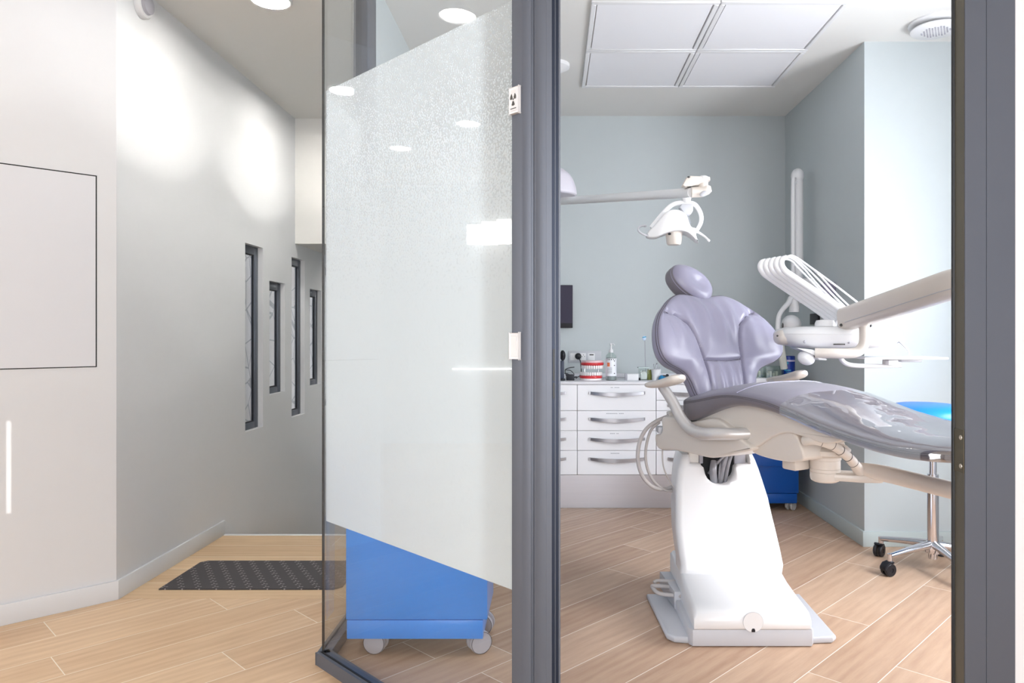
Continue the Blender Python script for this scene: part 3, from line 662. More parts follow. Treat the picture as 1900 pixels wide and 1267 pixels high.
bo = thing('pump_bottle', 'clear pump bottle of hand gel with an orange and white label', 'bottle', (.402, 4.99, TZ))
cx, cy = .402, 4.99
bm = BM(); lathe(bm, [(0, 0), (.034, 0), (.037, .005), (.037, .155), (.034, .170), (.018, .186), (.013, .192), (.013, .2)], (cx, cy, TZ), 28); obj('bottle_body', bm, CLEAR, bo)
bm = BM(); lathe(bm, [(0, .003), (.0335, .003), (.0345, .15), (.03, .155), (0, .155)], (cx, cy, TZ), 24); obj('gel', bm, mat('clear_gel', (214, 220, 224), .15, trans=.6), bo)
bm = BM(); lathe(bm, [(.0374, .03), (.0376, .03), (.0376, .15), (.0374, .15)], (cx, cy, TZ), 28); lb = obj('label_wrap', bm, mat('label_paper', (236, 238, 244), .5), bo)
bm = BM()
def onlabel(bm, a0, a1, z0, z1, r=.0380):
    n = 4; ring = []
    for i in range(n+1):
        a = a0+(a1-a0)*i/n; ring.append([Vector((cx+r*math.sin(a), cy-r*math.cos(a), TZ+z)) for z in (z0, z1)])
    ring_faces(bm, ring, False, closed=False)
onlabel(bm, -.85, -.30, .095, .122); obj('orange_mark', bm, ORANGE, lb)
bm = BM()
for z in (.085, .078, .071, .064, .057, .050): onlabel(bm, -.8, .1, z, z+.002)
for z in (.13, .100, .045): onlabel(bm, .45, .7, z, z+.006)
onlabel(bm, -.85, .8, .139, .147)
obj('small_print', bm, INK, lb)
bm = BM(); lathe(bm, [(.015, .19), (.015, .206), (.009, .212), (.005, .216), (.005, .238), (.009, .240), (.009, .252), (0, .254)], (cx, cy, TZ)); tube(bm, [(cx, cy, TZ+.247), (cx+.012, cy-.012, TZ+.249), (cx+.022, cy-.022, TZ+.243)], .004, 8, 4); obj('pump_head', bm, WHITE, bo)
bm = BM(); cyl(bm, (cx, cy, TZ+.01), (cx, cy, TZ+.2), .0028, seg=8); obj('dip_tube', bm, WHITE, bo)

bx = thing('card_box', 'small white box standing on the worktop beside the pump bottle', 'box', (.545, 4.98, TZ))
bm = BM(); box(bm, .510, .587, 4.96, 5.0, TZ, TZ+.044, .002); obj('carton', bm, WHITE, bx)
bm = BM(); box(bm, .497, .509, 4.965, 5.0, TZ, TZ+.046, .001); obj('back_flap', bm, GREYP, bx)
bm = BM(); box(bm, .590, .604, 4.965, 4.985, TZ, TZ+.010, .003); ball(bm, (.596, 4.975, TZ+.012), .006); solo('rubber_stopper', bm, BLK, 'tiny black rubber stopper beside the small white box', 'stopper')
gj = thing('glass_jar', 'square clear jar holding white cotton beside the white cup', 'jar', (.625, 5.02, TZ))
bm = BM(); box(bm, .596, .662, 4.99, 5.055, TZ, TZ+.082, .004); obj('jar', bm, CLEAR, gj)
bm = BM(); box(bm, .590, .666, 4.985, 5.06, TZ+.082, TZ+.089, .002); obj('lid', bm, mat('frosted_lid', (206, 220, 220), .2), gj)
bm = BM(); box(bm, .606, .650, 5.0, 5.045, TZ+.003, TZ+.052, .008); ball(bm, (.628, 5.02, TZ+.052), .02, .02, .012); obj('cotton', bm, mat('cotton', (240, 240, 240), .9), gj)
yg = BM(); lathe(yg, [(0, 0), (.016, 0), (.018, .07), (.016, .07), (.014, .004), (0, .004)], (.672, 5.035, TZ)); solo('measuring_glass', yg, YEL, 'yellow-green measuring glass between the clear jar and the white cup', 'glass')
cu = BM(); lathe(cu, [(0, 0), (.026, 0), (.034, .074), (.036, .076), (.033, .076), (.024, .004), (0, .004)], (.712, 4.995, TZ)); solo('white_cup', cu, WHITE, 'white cup holding steel instruments on the worktop', 'cup')
for k, (dx, dy, lx, hh, r) in enumerate(((-.012, 0, -.004, .108, .0035), (.0, .008, .006, .112, .005), (.012, -.004, .01, .09, .003))):
    bm = BM(); cyl(bm, (.712+dx*.5, 4.995+dy*.5, TZ+.01), (.712+dx+lx, 4.995+dy, TZ+hh), r, r*.8, 10); ball(bm, (.712+dx+lx, 4.995+dy, TZ+hh), r*1.2)
    solo('steel_instrument', bm, ALU, ['thin steel instrument leaning to the edge of the white cup', 'thickest steel instrument upright in the white cup', 'short steel instrument leaning to the chair side of the white cup'][k], 'instrument', 'steel instruments in the white cup')
bc = BM(); lathe(bc, [(0, 0), (.020, 0), (.021, .014), (.014, .030), (.006, .036), (0, .037)], (.742, 4.955, TZ)); ball(bc, (.762, 4.955, TZ+.014), .014, .012, .014)
solo('blue_figurine', bc, mat('petrol_blue', (30, 120, 170), .2, coat=.4), 'small shiny blue ornament in front of the white cup', 'ornament')
bk = BM(); box(bk, .755, .795, 4.995, 5.02, TZ, TZ+.034, .004); ball(bk, (.79, 5.005, TZ+.030), .012); solo('black_clip', bk, BLK, 'black clip lying behind the small blue ornament', 'clip')
tb = thing('disc_stick', 'thin upright grey stick tipped with a pale blue disc', 'stick', (.655, 5.10, TZ))
bm = BM(); cyl(bm, (.655, 5.1, TZ+.004), (.648, 5.1, TZ+.275), .0025, seg=8); obj('rod', bm, GREYP, tb)
bm = BM(); ball(bm, (.643, 5.1, TZ+.288), .014, .006, .017); obj('tip', bm, mat('pale_blue', (200, 220, 244), .4), tb)
bm = BM(); box(bm, .629, .657, 5.09, 5.096, TZ+.292, TZ+.298, .001, M=Matrix.Translation((.643, 0, TZ+.295)) @ Matrix.Rotation(-.2, 4, 'Y') @ Matrix.Translation((-.643, 0, -TZ-.295))); obj('blue_bar', bm, TURQ, tb)
bm = BM(); lathe(bm, [(0, 0), (.018, 0), (.014, .012), (0, .013)], (.655, 5.1, TZ)); obj('foot', bm, GREYP, tb)
# on the rear trolley
RZ = .87
ca = thing('wipes_canister', 'dark blue wipes canister with a lilac band on the rear trolley', 'canister', (1.515, 4.92, RZ))
bm = BM(); lathe(bm, [(0, 0), (.042, 0), (.044, .004), (.044, .105), (.043, .106)], (1.61-.015-.02, 4.86, RZ)); obj('tub', bm, BLU2, ca)
bm = BM(); lathe(bm, [(.0445, .106), (.0448, .107), (.0448, .116), (.0445, .117)], (1.575, 4.86, RZ)); obj('band', bm, LILAC, ca)
bm = BM(); lathe(bm, [(.0445, .117), (.0445, .139), (.041, .143), (0, .144)], (1.575, 4.86, RZ)); obj('lid', bm, BLU2, ca)
cx, cy, TZ_ = 1.575, 4.86, TZ; TZ = RZ
bm = BM(); onlabel(bm, -1.3, -.3, .088, .105, .0446); onlabel(bm, -.9, .1, .045, .052, .0446); onlabel(bm, -.7, .3, .034, .038, .0446); obj('label_patch', bm, TURQ, ca)
TZ = TZ_
for k, (x0, x1, y0, h, lab) in enumerate(((1.30, 1.40, 4.86, .085, 'clear acrylic box with supplies beside the dental chair backrest'), (1.405, 1.525, 4.83, .075, 'wider clear acrylic box next to the blue canister'))):
    t = thing('acrylic_box', lab, 'box', ((x0+x1)/2, y0, RZ))
    bm = BM()
    for q in ((x0, x0+.003, y0-.04, y0+.05), (x1-.003, x1, y0-.04, y0+.05), (x0, x1, y0-.04, y0-.037), (x0, x1, y0+.047, y0+.05)): box(bm, q[0], q[1], q[2], q[3], RZ, RZ+h)
    obj('walls', bm, CLEAR, t, flat=True)
    bm = BM()
    for i in range(4): box(bm, x0+.012+i*.02, x0+.026+i*.02, y0-.02, y0+.03, RZ+.001, RZ+.03+.012*(i % 2), .003)
    obj('supplies', bm, mat('supplies_%d' % k, (226, 224, 214), .6), t)

# ------------------------------------------------------------------ x-ray arm in the corner, things on the right wall
xr = thing('xray_arm', 'white x-ray arm folded beside the corner of the treatment room', 'x-ray unit', (1.62, 4.75, 1.3))
bm = BM(); ball(bm, (1.60, 4.75, 2.19), .042, .042, .05); cyl(bm, (1.60, 4.75, 1.36), (1.60, 4.75, 2.19), .036, seg=28); obj('post', bm, WHITE, xr)
bm = BM(); tube(bm, [(1.555, 4.70, 1.36), (1.555, 4.70, 2.10), (1.575, 4.72, 2.14)], .014, 12, 6); obj('side_tube', bm, WHITE, xr)
for z in (1.42,):
    bm = BM(); box(bm, 1.62, 1.70, 4.71, 4.79, z, z+.1, .01); obj('wall_bracket', bm, WHITE, xr)
bm = BM(); cyl(bm, (1.562, 4.70, 1.30), (1.562, 4.70, 1.38), .034, .028); tube(bm, [pt(1468, 553, 4.70), pt(1462, 563, 4.68), pt(1450, 577, 4.66), pt(1444.5, 590, 4.65), pt(1443.5, 612, 4.65)], [.020, .017, .015, .015, .017], 14, 6); obj('lower_arm', bm, WHITE, xr)
bm = BM(); ball(bm, pt(1468, 602, 4.68), .062, .06, .062, M=None); cyl(bm, pt(1468, 602, 4.68)+Vector((0, 0, -.06)), pt(1468, 602, 4.68)+Vector((.01, 0, -.10)), .06, .05); obj('tube_head', bm, WHITE, xr)
bm = BM(); ball(bm, pt(1452.5, 604, 4.62), .005, .004, .018); obj('slot', bm, INK, xr)
bm = BM(); tube(bm, [pt(1444, 612, 4.66), pt(1448, 640, 4.66), pt(1455, 684, 4.68)], [.02, .026, .022], 14, 4); obj('collimator', bm, mat('milky_plastic', (206, 210, 204), .35), xr)
dp = thing('wall_dispenser', 'small grey wall dispenser on the right wall behind the instrument hoses', 'dispenser', (1.68, 4.4, 1.4))
bm = BM(); box(bm, 1.63, 1.70, 4.36, 4.43, 1.385, 1.47, .008); obj('shell', bm, mat('mauve_grey', (142, 138, 158), .4), dp)
bm = BM(); ball(bm, (1.67, 4.30, 1.33), .035, .035, .04); obj('bulb', bm, WHITE, dp)
bm = BM(); box(bm, 1.68, 1.70, 4.62, 4.75, 1.22, 1.29, .003); solo('wall_tablet', bm, BLK, 'small black panel on the right wall behind the delivery head', 'panel')

# ------------------------------------------------------------------ operating lamp
lp = thing('operating_lamp', 'white ceiling-hung dental operating lamp on a long arm', 'operating lamp', (.015, 4.3, 2.75))
bm = BM(); cyl(bm, (.012, 4.3, 1.97), (.012, 4.3, 2.75), .022); lathe(bm, [(0, 0), (.09, 0), (.09, -.02), (.03, -.05), (0, -.05)], (.012, 4.3, 2.75)); obj('ceiling_tube', bm, WHITE, lp)
bm = BM(); lathe(bm, [(0, 0), (.120, 0)]+[(q.x, q.y) for q in catmull([(.120, 0, 0), (.130, .012, 0), (.122, .06, 0), (.098, .115, 0), (.06, .15, 0), (.03, .165, 0), (0, .168, 0)], 5)], (.012, 4.25, 1.963), 32); obj('joint_dome', bm, mat('joint_grey', (206, 202, 212), .4), lp)
bm = BM(); ball(bm, (.103, 4.170, 1.995), .004); obj('joint_screw', bm, INK, lp)
A0, A1 = pt(1020, 374.5, 4.35), pt(1283, 357.5, 3.12)
bm = BM(); tube(bm, [A0, A1], [.0215, .0215], 24, 1); obj('arm', bm, WHITE, lp)
LY = 3.12
L_ = lambda a, b, dy=0: pt(1170+a/8.447, 310+b/8.447, LY)+Vector((0, dy, 0))
bm = BM(); tube(bm, [L_(950, 395), L_(1100, 385), L_(1200, 360, -.01), L_(1250, 350, -.015)], [.0225, .024, .021, .012], 20, 4); cyl(bm, L_(1137, 230), L_(1137, 400), .0215); obj('elbow', bm, CREAM, lp)
bm = BM(); ball(bm, L_(1140, 425, -.022), .022, .006, .012, M=Matrix.Rotation(-.5, 4, 'Y')); obj('elbow_cap', bm, LGREY, lp)
pl_ = [L_(*p) for p in ((800, 300), (870, 170), (930, 150), (1230, 165), (1235, 225), (1070, 250), (1060, 300), (930, 295), (860, 330))]
bm = BM(); prism(bm, [(p.x, p.z) for p in pl_], LY-.022, LY+.022, 'y', .005); obj('bracket', bm, CREAM, lp)
bm = BM(); lathe(bm, [(0, -.008), (.022, -.008), (.025, -.002), (.022, .006), (.012, .012), (0, .013)], L_(1140, 180)); obj('knob', bm, WHITE, lp)
bm = BM(); ball(bm, L_(895, 175, -.024), .006, .003, .004); obj('bracket_slot', bm, INK, lp)
bm = BM(); cyl(bm, L_(880, 490), L_(880, 560), .019, .014); obj('swivel', bm, WHITE, lp)
bm = BM(); tube(bm, [L_(310, 960, -.02), L_(430, 815, -.015), L_(580, 650), L_(700, 575), L_(880, 560), L_(1010, 590), L_(1105, 720, .01), L_(1115, 850, .015), L_(1045, 1000, .02)], [.009, .0095, .0098, .010, .010, .010, .0098, .0095, .008], 14, 6, flat=.6, up=(0, 0, 1)); obj('yoke', bm, WHITE, lp)
bm = BM(); pp = [L_(*p) for p in ((790, 590), (970, 590), (970, 690), (930, 755), (860, 760), (760, 640))]; prism(bm, [(p.x, p.z) for p in pp], LY-.018, LY+.018, 'y', .004); obj('sensor_block', bm, LGREY, lp)
bm = BM(); cyl(bm, L_(895, 745), L_(940, 890), .0022, .0015, 8); obj('sensor_pin', bm, ALU, lp)
out = [(250, 1100), (280, 1010), (360, 930), (440, 830), (530, 735), (620, 705), (760, 725), (850, 790), (885, 890), (930, 960), (1010, 970), (1025, 1010), (1010, 1080), (1050, 1190), (960, 1110), (860, 1045), (740, 1025), (620, 1035), (500, 1070), (380, 1115)]
pp = [L_(*p) for p in out]
bm = BM(); puff(bm, smooth_poly([(p.x, p.z) for p in pp], 3), LY-.055, LY+.055, round_=.005, k=3)
for v in bm.verts:                                   # sculpt: belly in the middle, pulled thin at the tips
    u = (v.co.x-pp[0].x)/(pp[13].x-pp[0].x); kk = .35+.9*max(0, math.sin(PI*min(max(u, 0), 1)))
    v.co.y = LY+(v.co.y-LY)*kk
obj('lamp_shell', bm, WHITE, lp, ang=60)
bm = BM(); c = L_(680, 1110); lathe(bm, [(0, -.030), (.026, -.030), (.031, -.024), (.037, .02), (.037, .05), (0, .05)], c, 24); obj('light_barrel', bm, CREAM, lp)
bm = BM(); ball(bm, L_(590, 1065, -.036), .007, .004, .005); obj('barrel_clip', bm, BLK, lp)
bm = BM(); tube(bm, [L_(1040, 1010), L_(1100, 1045), L_(1170, 1095), L_(1215, 1150, -.01)], [.006, .005, .0045, .004], 10, 4); ball(bm, L_(1215, 1155, -.01), .0062); obj('handle', bm, WHITE, lp)
bm = BM(); tube(bm, [L_(250, 1080, -.02), L_(190, 1070, -.03), L_(125, 1030, -.03), L_(110, 980, -.02), L_(150, 930), L_(230, 908, .01)], .0045, 10, 5); ball(bm, L_(245, 1080, -.02), .0065); ball(bm, L_(230, 915, .01), .008, .006, .006); obj('handle', bm, LGREY, lp)

# ------------------------------------------------------------------ dental chair
CC = Vector((.96, 2.81, 0)); RC = math.radians(-60)
MC = Matrix.Translation(CC) @ Matrix.Rotation(RC, 4, 'Z')      # chair space: x towards the feet, y across (far side +), z up
ch = thing('dental_chair', 'reclined lilac-grey dental chair on a white pedestal', 'dental chair', (.74, 2.95, 0))
# pedestal base
bm = BM(); prism(bm, [(.41, 3.17), (.43, 2.745), (.455, 2.715), (.55, 2.705), (.93, 2.705), (1.045, 2.712), (1.066, 2.735), (1.078, 3.17)], .001, .026, 'z', .010, seg=3); obj('floor_plate', bm, LGREY, ch)
bm = BM(); prism(bm, [(.518, 2.682), (.958, 2.682), (.968, 2.70), (.968, 3.28), (.505, 3.28), (.505, 2.70)], .002, .066, 'z', .006, seg=2); obj('foot_box', bm, LGREY, ch)
prof = [(2.680, .068), (2.680, .100), (2.687, .122), (2.703, .134), (2.74, .140), (2.84, .149), (2.95, .163), (3.02, .180), (3.25, .19), (3.25, .068)]
rings = []
for (yy, zz) in prof:
    k = (yy-2.68)/.34; k = min(max(k, 0), 1); x0 = .522+.004*k; x1 = .954-.004*k
    e = .014 if zz > .11 else .004
    rings.append([Vector((x0+e, yy, zz)), Vector((x1-e, yy, zz)), Vector((x1, yy+.002, zz-.014 if zz > .11 else zz)), Vector((x1, yy+.002, .066)), Vector((x0, yy+.002, .066)), Vector((x0, yy+.002, zz-.014 if zz > .11 else zz))])
bm = BM(); ring_faces(bm, rings); bmesh.ops.remove_doubles(bm, verts=bm.verts, dist=1e-5)
obj('foot_cover', bm, WHITE, ch, ang=50)
bm = BM(); Mf = Matrix.Translation((.739, 2.6795, .094)) @ Matrix.Rotation(PI/2, 4, 'X'); lathe(bm, [(.0375, 0), (.0375, .0012), (.0367, .0012), (.0367, 0)], M=Mf, seg=40); obj('cover_ring', bm, LGREY, ch)
bm = BM(); lathe(bm, [(0, .0005), (.0365, .0005), (.0365, .0018), (0, .0018)], M=Mf, seg=40); dcv = obj('round_cover', bm, WHITE, ch)
bm = BM(); prism(bm, [(.733, .058), (.746, .058), (.746, .066), (.743, .071), (.736, .071), (.733, .066)], 2.6765, 2.679, 'y'); obj('keyhole', bm, BLK, dcv)
# pedestal column, leaning back as it rises
prof = [(.125, 3.03, .529, .957), (.165, 2.985, .527, .949), (.200, 2.990, .531, .956), (.260, 3.020, .524, .951), (.330, 3.055, .521, .943), (.395, 3.085, .525, .934), (.450, 3.11, .530, .928), (.496, 3.135, .535, .919), (.560, 3.165, .548, .905), (.600, 3.18, .560, .893), (.625, 3.195, .572, .884)]
def col_ring(z, yf, x0, x1, back=.26):
    r = .028; xs = []
    cx0, cx1 = x0+r, x1-r
    pts = []
    for k in range(7):
        a = PI+PI/2*k/6; pts.append(Vector((cx0+math.cos(a)*r, yf+r+math.sin(a)*r, z)))
    for k in range(1, 8): 
        u = k/8; pts.append(Vector((cx0+(cx1-cx0)*u, yf-.010*math.sin(PI*u), z)))
    for k in range(7):
        a = 1.5*PI+PI/2*k/6; pts.append(Vector((cx1+math.cos(a)*r, yf+r+math.sin(a)*r, z)))
    pts += [Vector((x1, yf+back*.5, z)), Vector((x1-.02, yf+back, z)), Vector((x0+.02, yf+back, z)), Vector((x0, yf+back*.5, z))]
    return pts
rr = []
zs = [p[0] for p in prof]
def interp(z, j):
    for a, b in zip(prof, prof[1:]):
        if z <= b[0]: t = (z-a[0])/(b[0]-a[0]); t = t*t*(3-2*t) if False else t; return a[j]+(b[j]-a[j])*t
    return prof[-1][j]
zz = .125
while zz < .6251: rr.append(col_ring(zz, interp(zz, 1), interp(zz, 2), interp(zz, 3))); zz += .0125
bm = BM(); ring_faces(bm, rr)
colo = obj('pedestal', bm, WHITE, ch, ang=50)
# notch for the cables: cut out of the front skin
cb = BM(); poly = [(.655, .70), (.655, .575)]+[(.727-.072*math.cos(PI*k/12), .590-.072*math.sin(PI*k/12)) for k in range(0, 13)]+[(.80, .70)]
poly = [(.600, .70), (.600, .588), (.645, .586), (.657, .575)]+[(.727-.068*math.cos(PI*k/12), .565-.062*math.sin(PI*k/12)) for k in range(1, 12)]+[(.797, .575), (.809, .586), (.862, .588), (.862, .70)]
prism(cb, poly, 3.0, 3.245, 'y'); cut = obj('cutter', cb, WHITE, ch)
md = colo.modifiers.new('b', 'BOOLEAN'); md.object = cut; md.operation = 'DIFFERENCE'; md.solver = 'EXACT'
bpy.context.view_layer.update(); dg = bpy.context.evaluated_depsgraph_get(); me2 = bpy.data.meshes.new_from_object(colo.evaluated_get(dg)); colo.modifiers.clear(); colo.data = me2; me2.name = 'pedestal'
bpy.data.objects.remove(cut)
bm = BM(); box(bm, .602, .860, 3.225, 3.30, .45, .665, .01); obj('inner_block', bm, CREAM, ch)
bm = BM(); prism(bm, [(.665, .51), (.79, .51), (.805, .60), (.79, .64), (.68, .64), (.655, .60)], 3.218, 3.226, 'y'); obj('cable_opening', bm, DARK, ch)
bm = BM()
for k, (a, b, r) in enumerate((((.80, .66), (.70, .56), .006), ((.79, .655), (.685, .545), .006), ((.77, .66), (.735, .50), .012), ((.79, .66), (.755, .50), .009), ((.705, .60), (.71, .50), .016), ((.74, .62), (.73, .50), .005))):
    tube(bm, [(a[0], 3.17, a[1]), ((a[0]+b[0])/2-.012, 3.15, (a[1]+b[1])/2+.01), (b[0], 3.19, b[1])], r, 10, 5)
obj('cables', bm, mat('cable_grey', (140, 140, 146), .4, .3), ch)
bm = BM(); box(bm, .800, .850, 3.2, 3.228, .585, .63, .003); obj('latch', bm, GREYP, ch)
bm = BM(); box(bm, .648, .664, 3.205, 3.228, .585, .63, .003); obj('latch', bm, GREYP, ch)

# shells below the seat, outlines in chair space (x, z)
def shell(name, poly, y0, y1, m, rd=.03, n=3, parent=ch):
    bm = BM(); puff(bm, smooth_poly(poly, n), y0, y1, M=MC, round_=rd); return obj(name, bm, m, parent, ang=45)
shell('seat_carrier', [(-.345, .800), (-.25, .838), (-.18, .864), (-.10, .884), (0, .890), (.10, .878), (.20, .857), (.30, .832), (.36, .818), (.365, .806), (.297, .786), (.219, .796), (.136, .804), (.066, .782), (-.01, .735), (-.05, .730), (-.13, .770), (-.205, .798), (-.25, .800), (-.337, .784)], -.225, .22, CREAM, .006, 3)
shell('frame_cover', [(-.52, .800), (-.45, .800), (-.384, .790), (-.30, .806), (-.235, .821), (-.18, .817), (-.12, .790), (-.06, .754), (-.018, .738), (-.016, .724), (-.05, .712), (-.11, .694), (-.205, .668), (-.26, .662), (-.36, .664), (-.47, .662), (-.545, .652), (-.582, .668), (-.588, .712), (-.55, .724), (-.54, .75), (-.545, .785)], -.250, .15, CREAM, .010, 3)
shell('arm_carrier', [(-.05, .752), (.01, .805), (.066, .826), (.12, .824), (.16, .800), (.180, .770), (.195, .738), (.192, .714), (.15, .702), (.10, .697), (.04, .697), (-.03, .704), (-.06, .722)], -.212, .02, CREAM, .008, 3)
bm = BM(); box(bm, .04, .105, -.15, -.07, .655, .705, .008, M=MC); obj('lug', bm, CREAM, ch)
# armrests
ARMTOP = mat('armrest_upholstery', (196, 188, 184), .5)
def armrest(s, zo=0):
    yb = s*.305; yp = s*.352-.008
    bm = BM(); tube(bm, [(-.03, yb*.55, .780), (-.085, yb*.80, .775), (-.15, yb*.97, .772), (-.215, yb, .766), (-.285, yb, .775), (-.345, yb, .812), (-.400, yb, .876), (-.448, yb*1.05, .938)], [.022, .023, .024, .024, .024, .023, .022, .021], 18, 7); bm.transform(MC)
    a = obj('armrest_support', bm, SILV, ch)
    M = MC @ Matrix.Translation((-.385, yp, .955)) @ Matrix.Rotation(math.radians(-9), 4, 'Y')
    rings = []
    for i in range(17):
        u = -1+2*i/16; k = max(.06, (1-abs(u)**7))**.5; wd = (.040+.005*u)*k; th = (.0165+.0035*u)*max(.4, k)
        rings.append([M @ Vector((u*.110, math.copysign(abs(math.cos(q))**.7, math.cos(q))*wd, math.copysign(abs(math.sin(q))**.8, math.sin(q))*th+.008*(u+.3)**2)) for q in [2*PI*j/20 for j in range(20)]])
    bm = BM(); ring_faces(bm, rings); p = obj('armrest_pad', bm, CREAM, ch); p.data.materials.append(ARMTOP)
    for f in p.data.polygons:
        if f.normal.z > .75: f.material_index = 1
armrest(-1); armrest(1)
# seat and leg cushion: lofted along x
ST = [(-.440, .818, .850, .12), (-.437, .806, .862, .18), (-.425, .798, .873, .222), (-.402, .793, .881, .246), (-.36, .793, .887, .258), (-.32, .805, .893, .262), (-.25, .832, .907, .268), (-.18, .860, .922, .273), (-.10, .882, .932, .276), (0, .887, .929, .278), (.10, .875, .918, .276), (.20, .854, .892, .274), (.30, .830, .864, .272), (.40, .806, .843, .272), (.50, .790, .828, .272), (.60, .782, .819, .270), (.70, .784, .820, .262), (.76, .790, .824, .245), (.80, .796, .828, .215), (.82, .802, .826, .17), (.828, .808, .822, .10)]
def cr(j, x):
    i = 0
    while i < len(ST)-2 and x > ST[i+1][0]: i += 1
    a, b = ST[i], ST[i+1]; t = (x-a[0])/(b[0]-a[0]); return a[j]+(b[j]-a[j])*t
def seat_ring(x, zb, zp, wd, n=26, lift=0, y0=0):
    pts = []
    w_ = wd
    crown = .036*min(1, wd/.22)**1.5
    hollow = .010*min(max((x-.30)/.2, 0), 1)
    pts.append(Vector((x, -w_*.80, zb))); pts.append(Vector((x, -w_*.93, zb+.002))); pts.append(Vector((x, -w_*.985, zb+.010))); pts.append(Vector((x, -w_, (zb+zp)/2)))
    pts.append(Vector((x, -w_*.995, zp-.006))); pts.append(Vector((x, -w_*.985, zp-.001))); pts.append(Vector((x, -w_*.977, zp-.0025)))
    for k in range(n+1):
        u = -1+2*k/n; yy = w_*.968*u; h = crown*(1-abs(u)**3.0)-hollow*(1-u*u)**2
        pts.append(Vector((x, yy, zp+.001+h+lift)))
    pts.append(Vector((x, w_*.977, zp-.0025))); pts.append(Vector((x, w_*.985, zp-.001))); pts.append(Vector((x, w_*.995, zp-.006))); pts.append(Vector((x, w_, (zb+zp)/2))); pts.append(Vector((x, w_*.985, zb+.010))); pts.append(Vector((x, w_*.93, zb+.002))); pts.append(Vector((x, w_*.80, zb)))
    return [MC @ p for p in pts]
xs = sorted(set([s[0] for s in ST]+[-.39+.0125*i for i in range(98) if -.39+.0125*i < .826]))
def ssm(j, x, e=.03):
    if x < -.39 or x > .77: return cr(j, x)
    return sum(cr(j, x+d) for d in (-e, -e/2, 0, e/2, e))/5
bm = BM(); ring_faces(bm, [seat_ring(x, ssm(1, x), ssm(2, x), ssm(3, x)) for x in xs])
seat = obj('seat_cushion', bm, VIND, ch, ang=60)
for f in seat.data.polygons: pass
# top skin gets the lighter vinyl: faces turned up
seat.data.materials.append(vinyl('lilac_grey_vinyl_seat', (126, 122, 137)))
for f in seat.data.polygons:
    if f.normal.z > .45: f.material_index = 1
bm = BM()
for off in (0, .0055):
    tube(bm, [MC @ Vector((x, -ssm(3, x)*.995-.0006, ssm(2, x)-.0095-off)) for x in xs if -.415 < x < .80], .0011, 6, 1)
obj('stitching', bm, STITCH, seat)
bm = BM(); w_ = ssm(3, -.07); zp = ssm(2, -.07)
tube(bm, [MC @ Vector((-.07+.012*(1-u*u), w_*u*.972, zp+.0025+.036*(1-abs(u)**3.0))) for u in [-1+i/15 for i in range(31)]], .0022, 6, 1); obj('cross_seam', bm, VIN, seat)
bm = BM(); rg = []
for x in [v for v in xs if .14 <= v <= .80]:
    w_ = ssm(3, x)+.0018; zp = ssm(2, x); pts = [Vector((x, -w_, zp-.030)), Vector((x, -w_, zp-.012)), Vector((x, -w_*.992, zp+.001))]
    for k in range(25):
        u = -1+2*k/24; crown = .036*min(1, w_/.22)**1.5; h = crown*(1-abs(u)**3.0)-.010*min(max((x-.30)/.2, 0), 1)*(1-u*u)**2
        wr = noise.noise(Vector((x*9, u*1.4, 3)))*.004+noise.noise(Vector((x*30, u*5, 9)))*.0012
        pts.append(Vector((x, w_*.975*u, zp+.004+h+abs(wr))))
    pts += [Vector((x, w_*.992, zp+.001)), Vector((x, w_, zp-.012)), Vector((x, w_, zp-.030))]
    rg.append([MC @ p for p in pts])
ring_faces(bm, rg, False, closed=False); obj('protective_cover', bm, PLAST, seat, ang=80)
# backrest
BP = Vector((-.364, -.045, .895)); BRr = math.radians(20); U = Vector((-math.sin(BRr), 0, math.cos(BRr))); N = Vector((math.cos(BRr), 0, math.sin(BRr)))
half = [(0, -.065), (.09, -.062), (.145, -.035), (.172, .015), (.186, .062), (.208, .096), (.245, .116), (.300, .132), (.338, .158), (.352, .200), (.345, .250), (.322, .305), (.285, .355), (.235, .400), (.185, .438), (.13, .460), (.07, .458), (0, .448)]
full = half + [(-a, b) for a, b in reversed(half[1:-1])]
full = [(p[0], p[1]) for p in smooth_poly(full, 6)]
seamS = [(.272, .366), (.235, .362), (.185, .338), (.150, .305), (.125, .255), (.113, .2), (.107, .148), (.10, .094), (.093, .02), (.088, -.04)]
def dseg(p, a, b):
    ax, ay = a; bx_, by = b; dx, dy = bx_-ax, by-ay; t = max(0, min(1, ((p[0]-ax)*dx+(p[1]-ay)*dy)/(dx*dx+dy*dy))); return math.hypot(p[0]-ax-t*dx, p[1]-ay-t*dy)
def seamd(v, h):
    a = min(dseg((abs(v), h), p, q) for p, q in zip(seamS, seamS[1:]))
    if abs(v) < .108: a = min(a, abs(h-.148+.004*math.cos(v*20)))
    return a
def back_front(v, h, r):
    d = seamd(v, h)
    n = .040*(1-r**5)
    n += .016*(1-math.exp(-d/.030)) - .014*math.exp(-(d/.0045)**2)
    if h > .15 and abs(v) < .26:                                    # gathered pleats falling from the neck
        k = min(1, max(0, (h-.17)/.22)); inside = min(1, d/.02)
        n += .0075*math.sin(v*74+1.2*math.sin(h*16)+noise.noise(Vector((v*8, h*5, 1)))*1.6)*k*inside*(1-r**6)
    if h < .145 and abs(v) < .1:
        n += .0055*math.sin(v*115+.7)*min(1, d/.015)*min(1, (.16-h)/.06)
    if abs(v) > .13 and h < .15: n += .004*math.sin((h*1.3+abs(v)*.9)*120)*max(0, 1-d/.05-0)*.6
    n += noise.noise(Vector((v*14, h*14, 5)))*.003
    return n
def wing(v): return .55*max(0, abs(v)-.10)**1.6
def bpt(v, h, n): return MC @ (BP + Vector((0, 1, 0))*v + U*h + N*(n+wing(v)))
c0 = (0, .19); NR = 60; rings = []; 
rl = [1-(1-i/NR)**1.25 if False else i/NR for i in range(1, NR)]
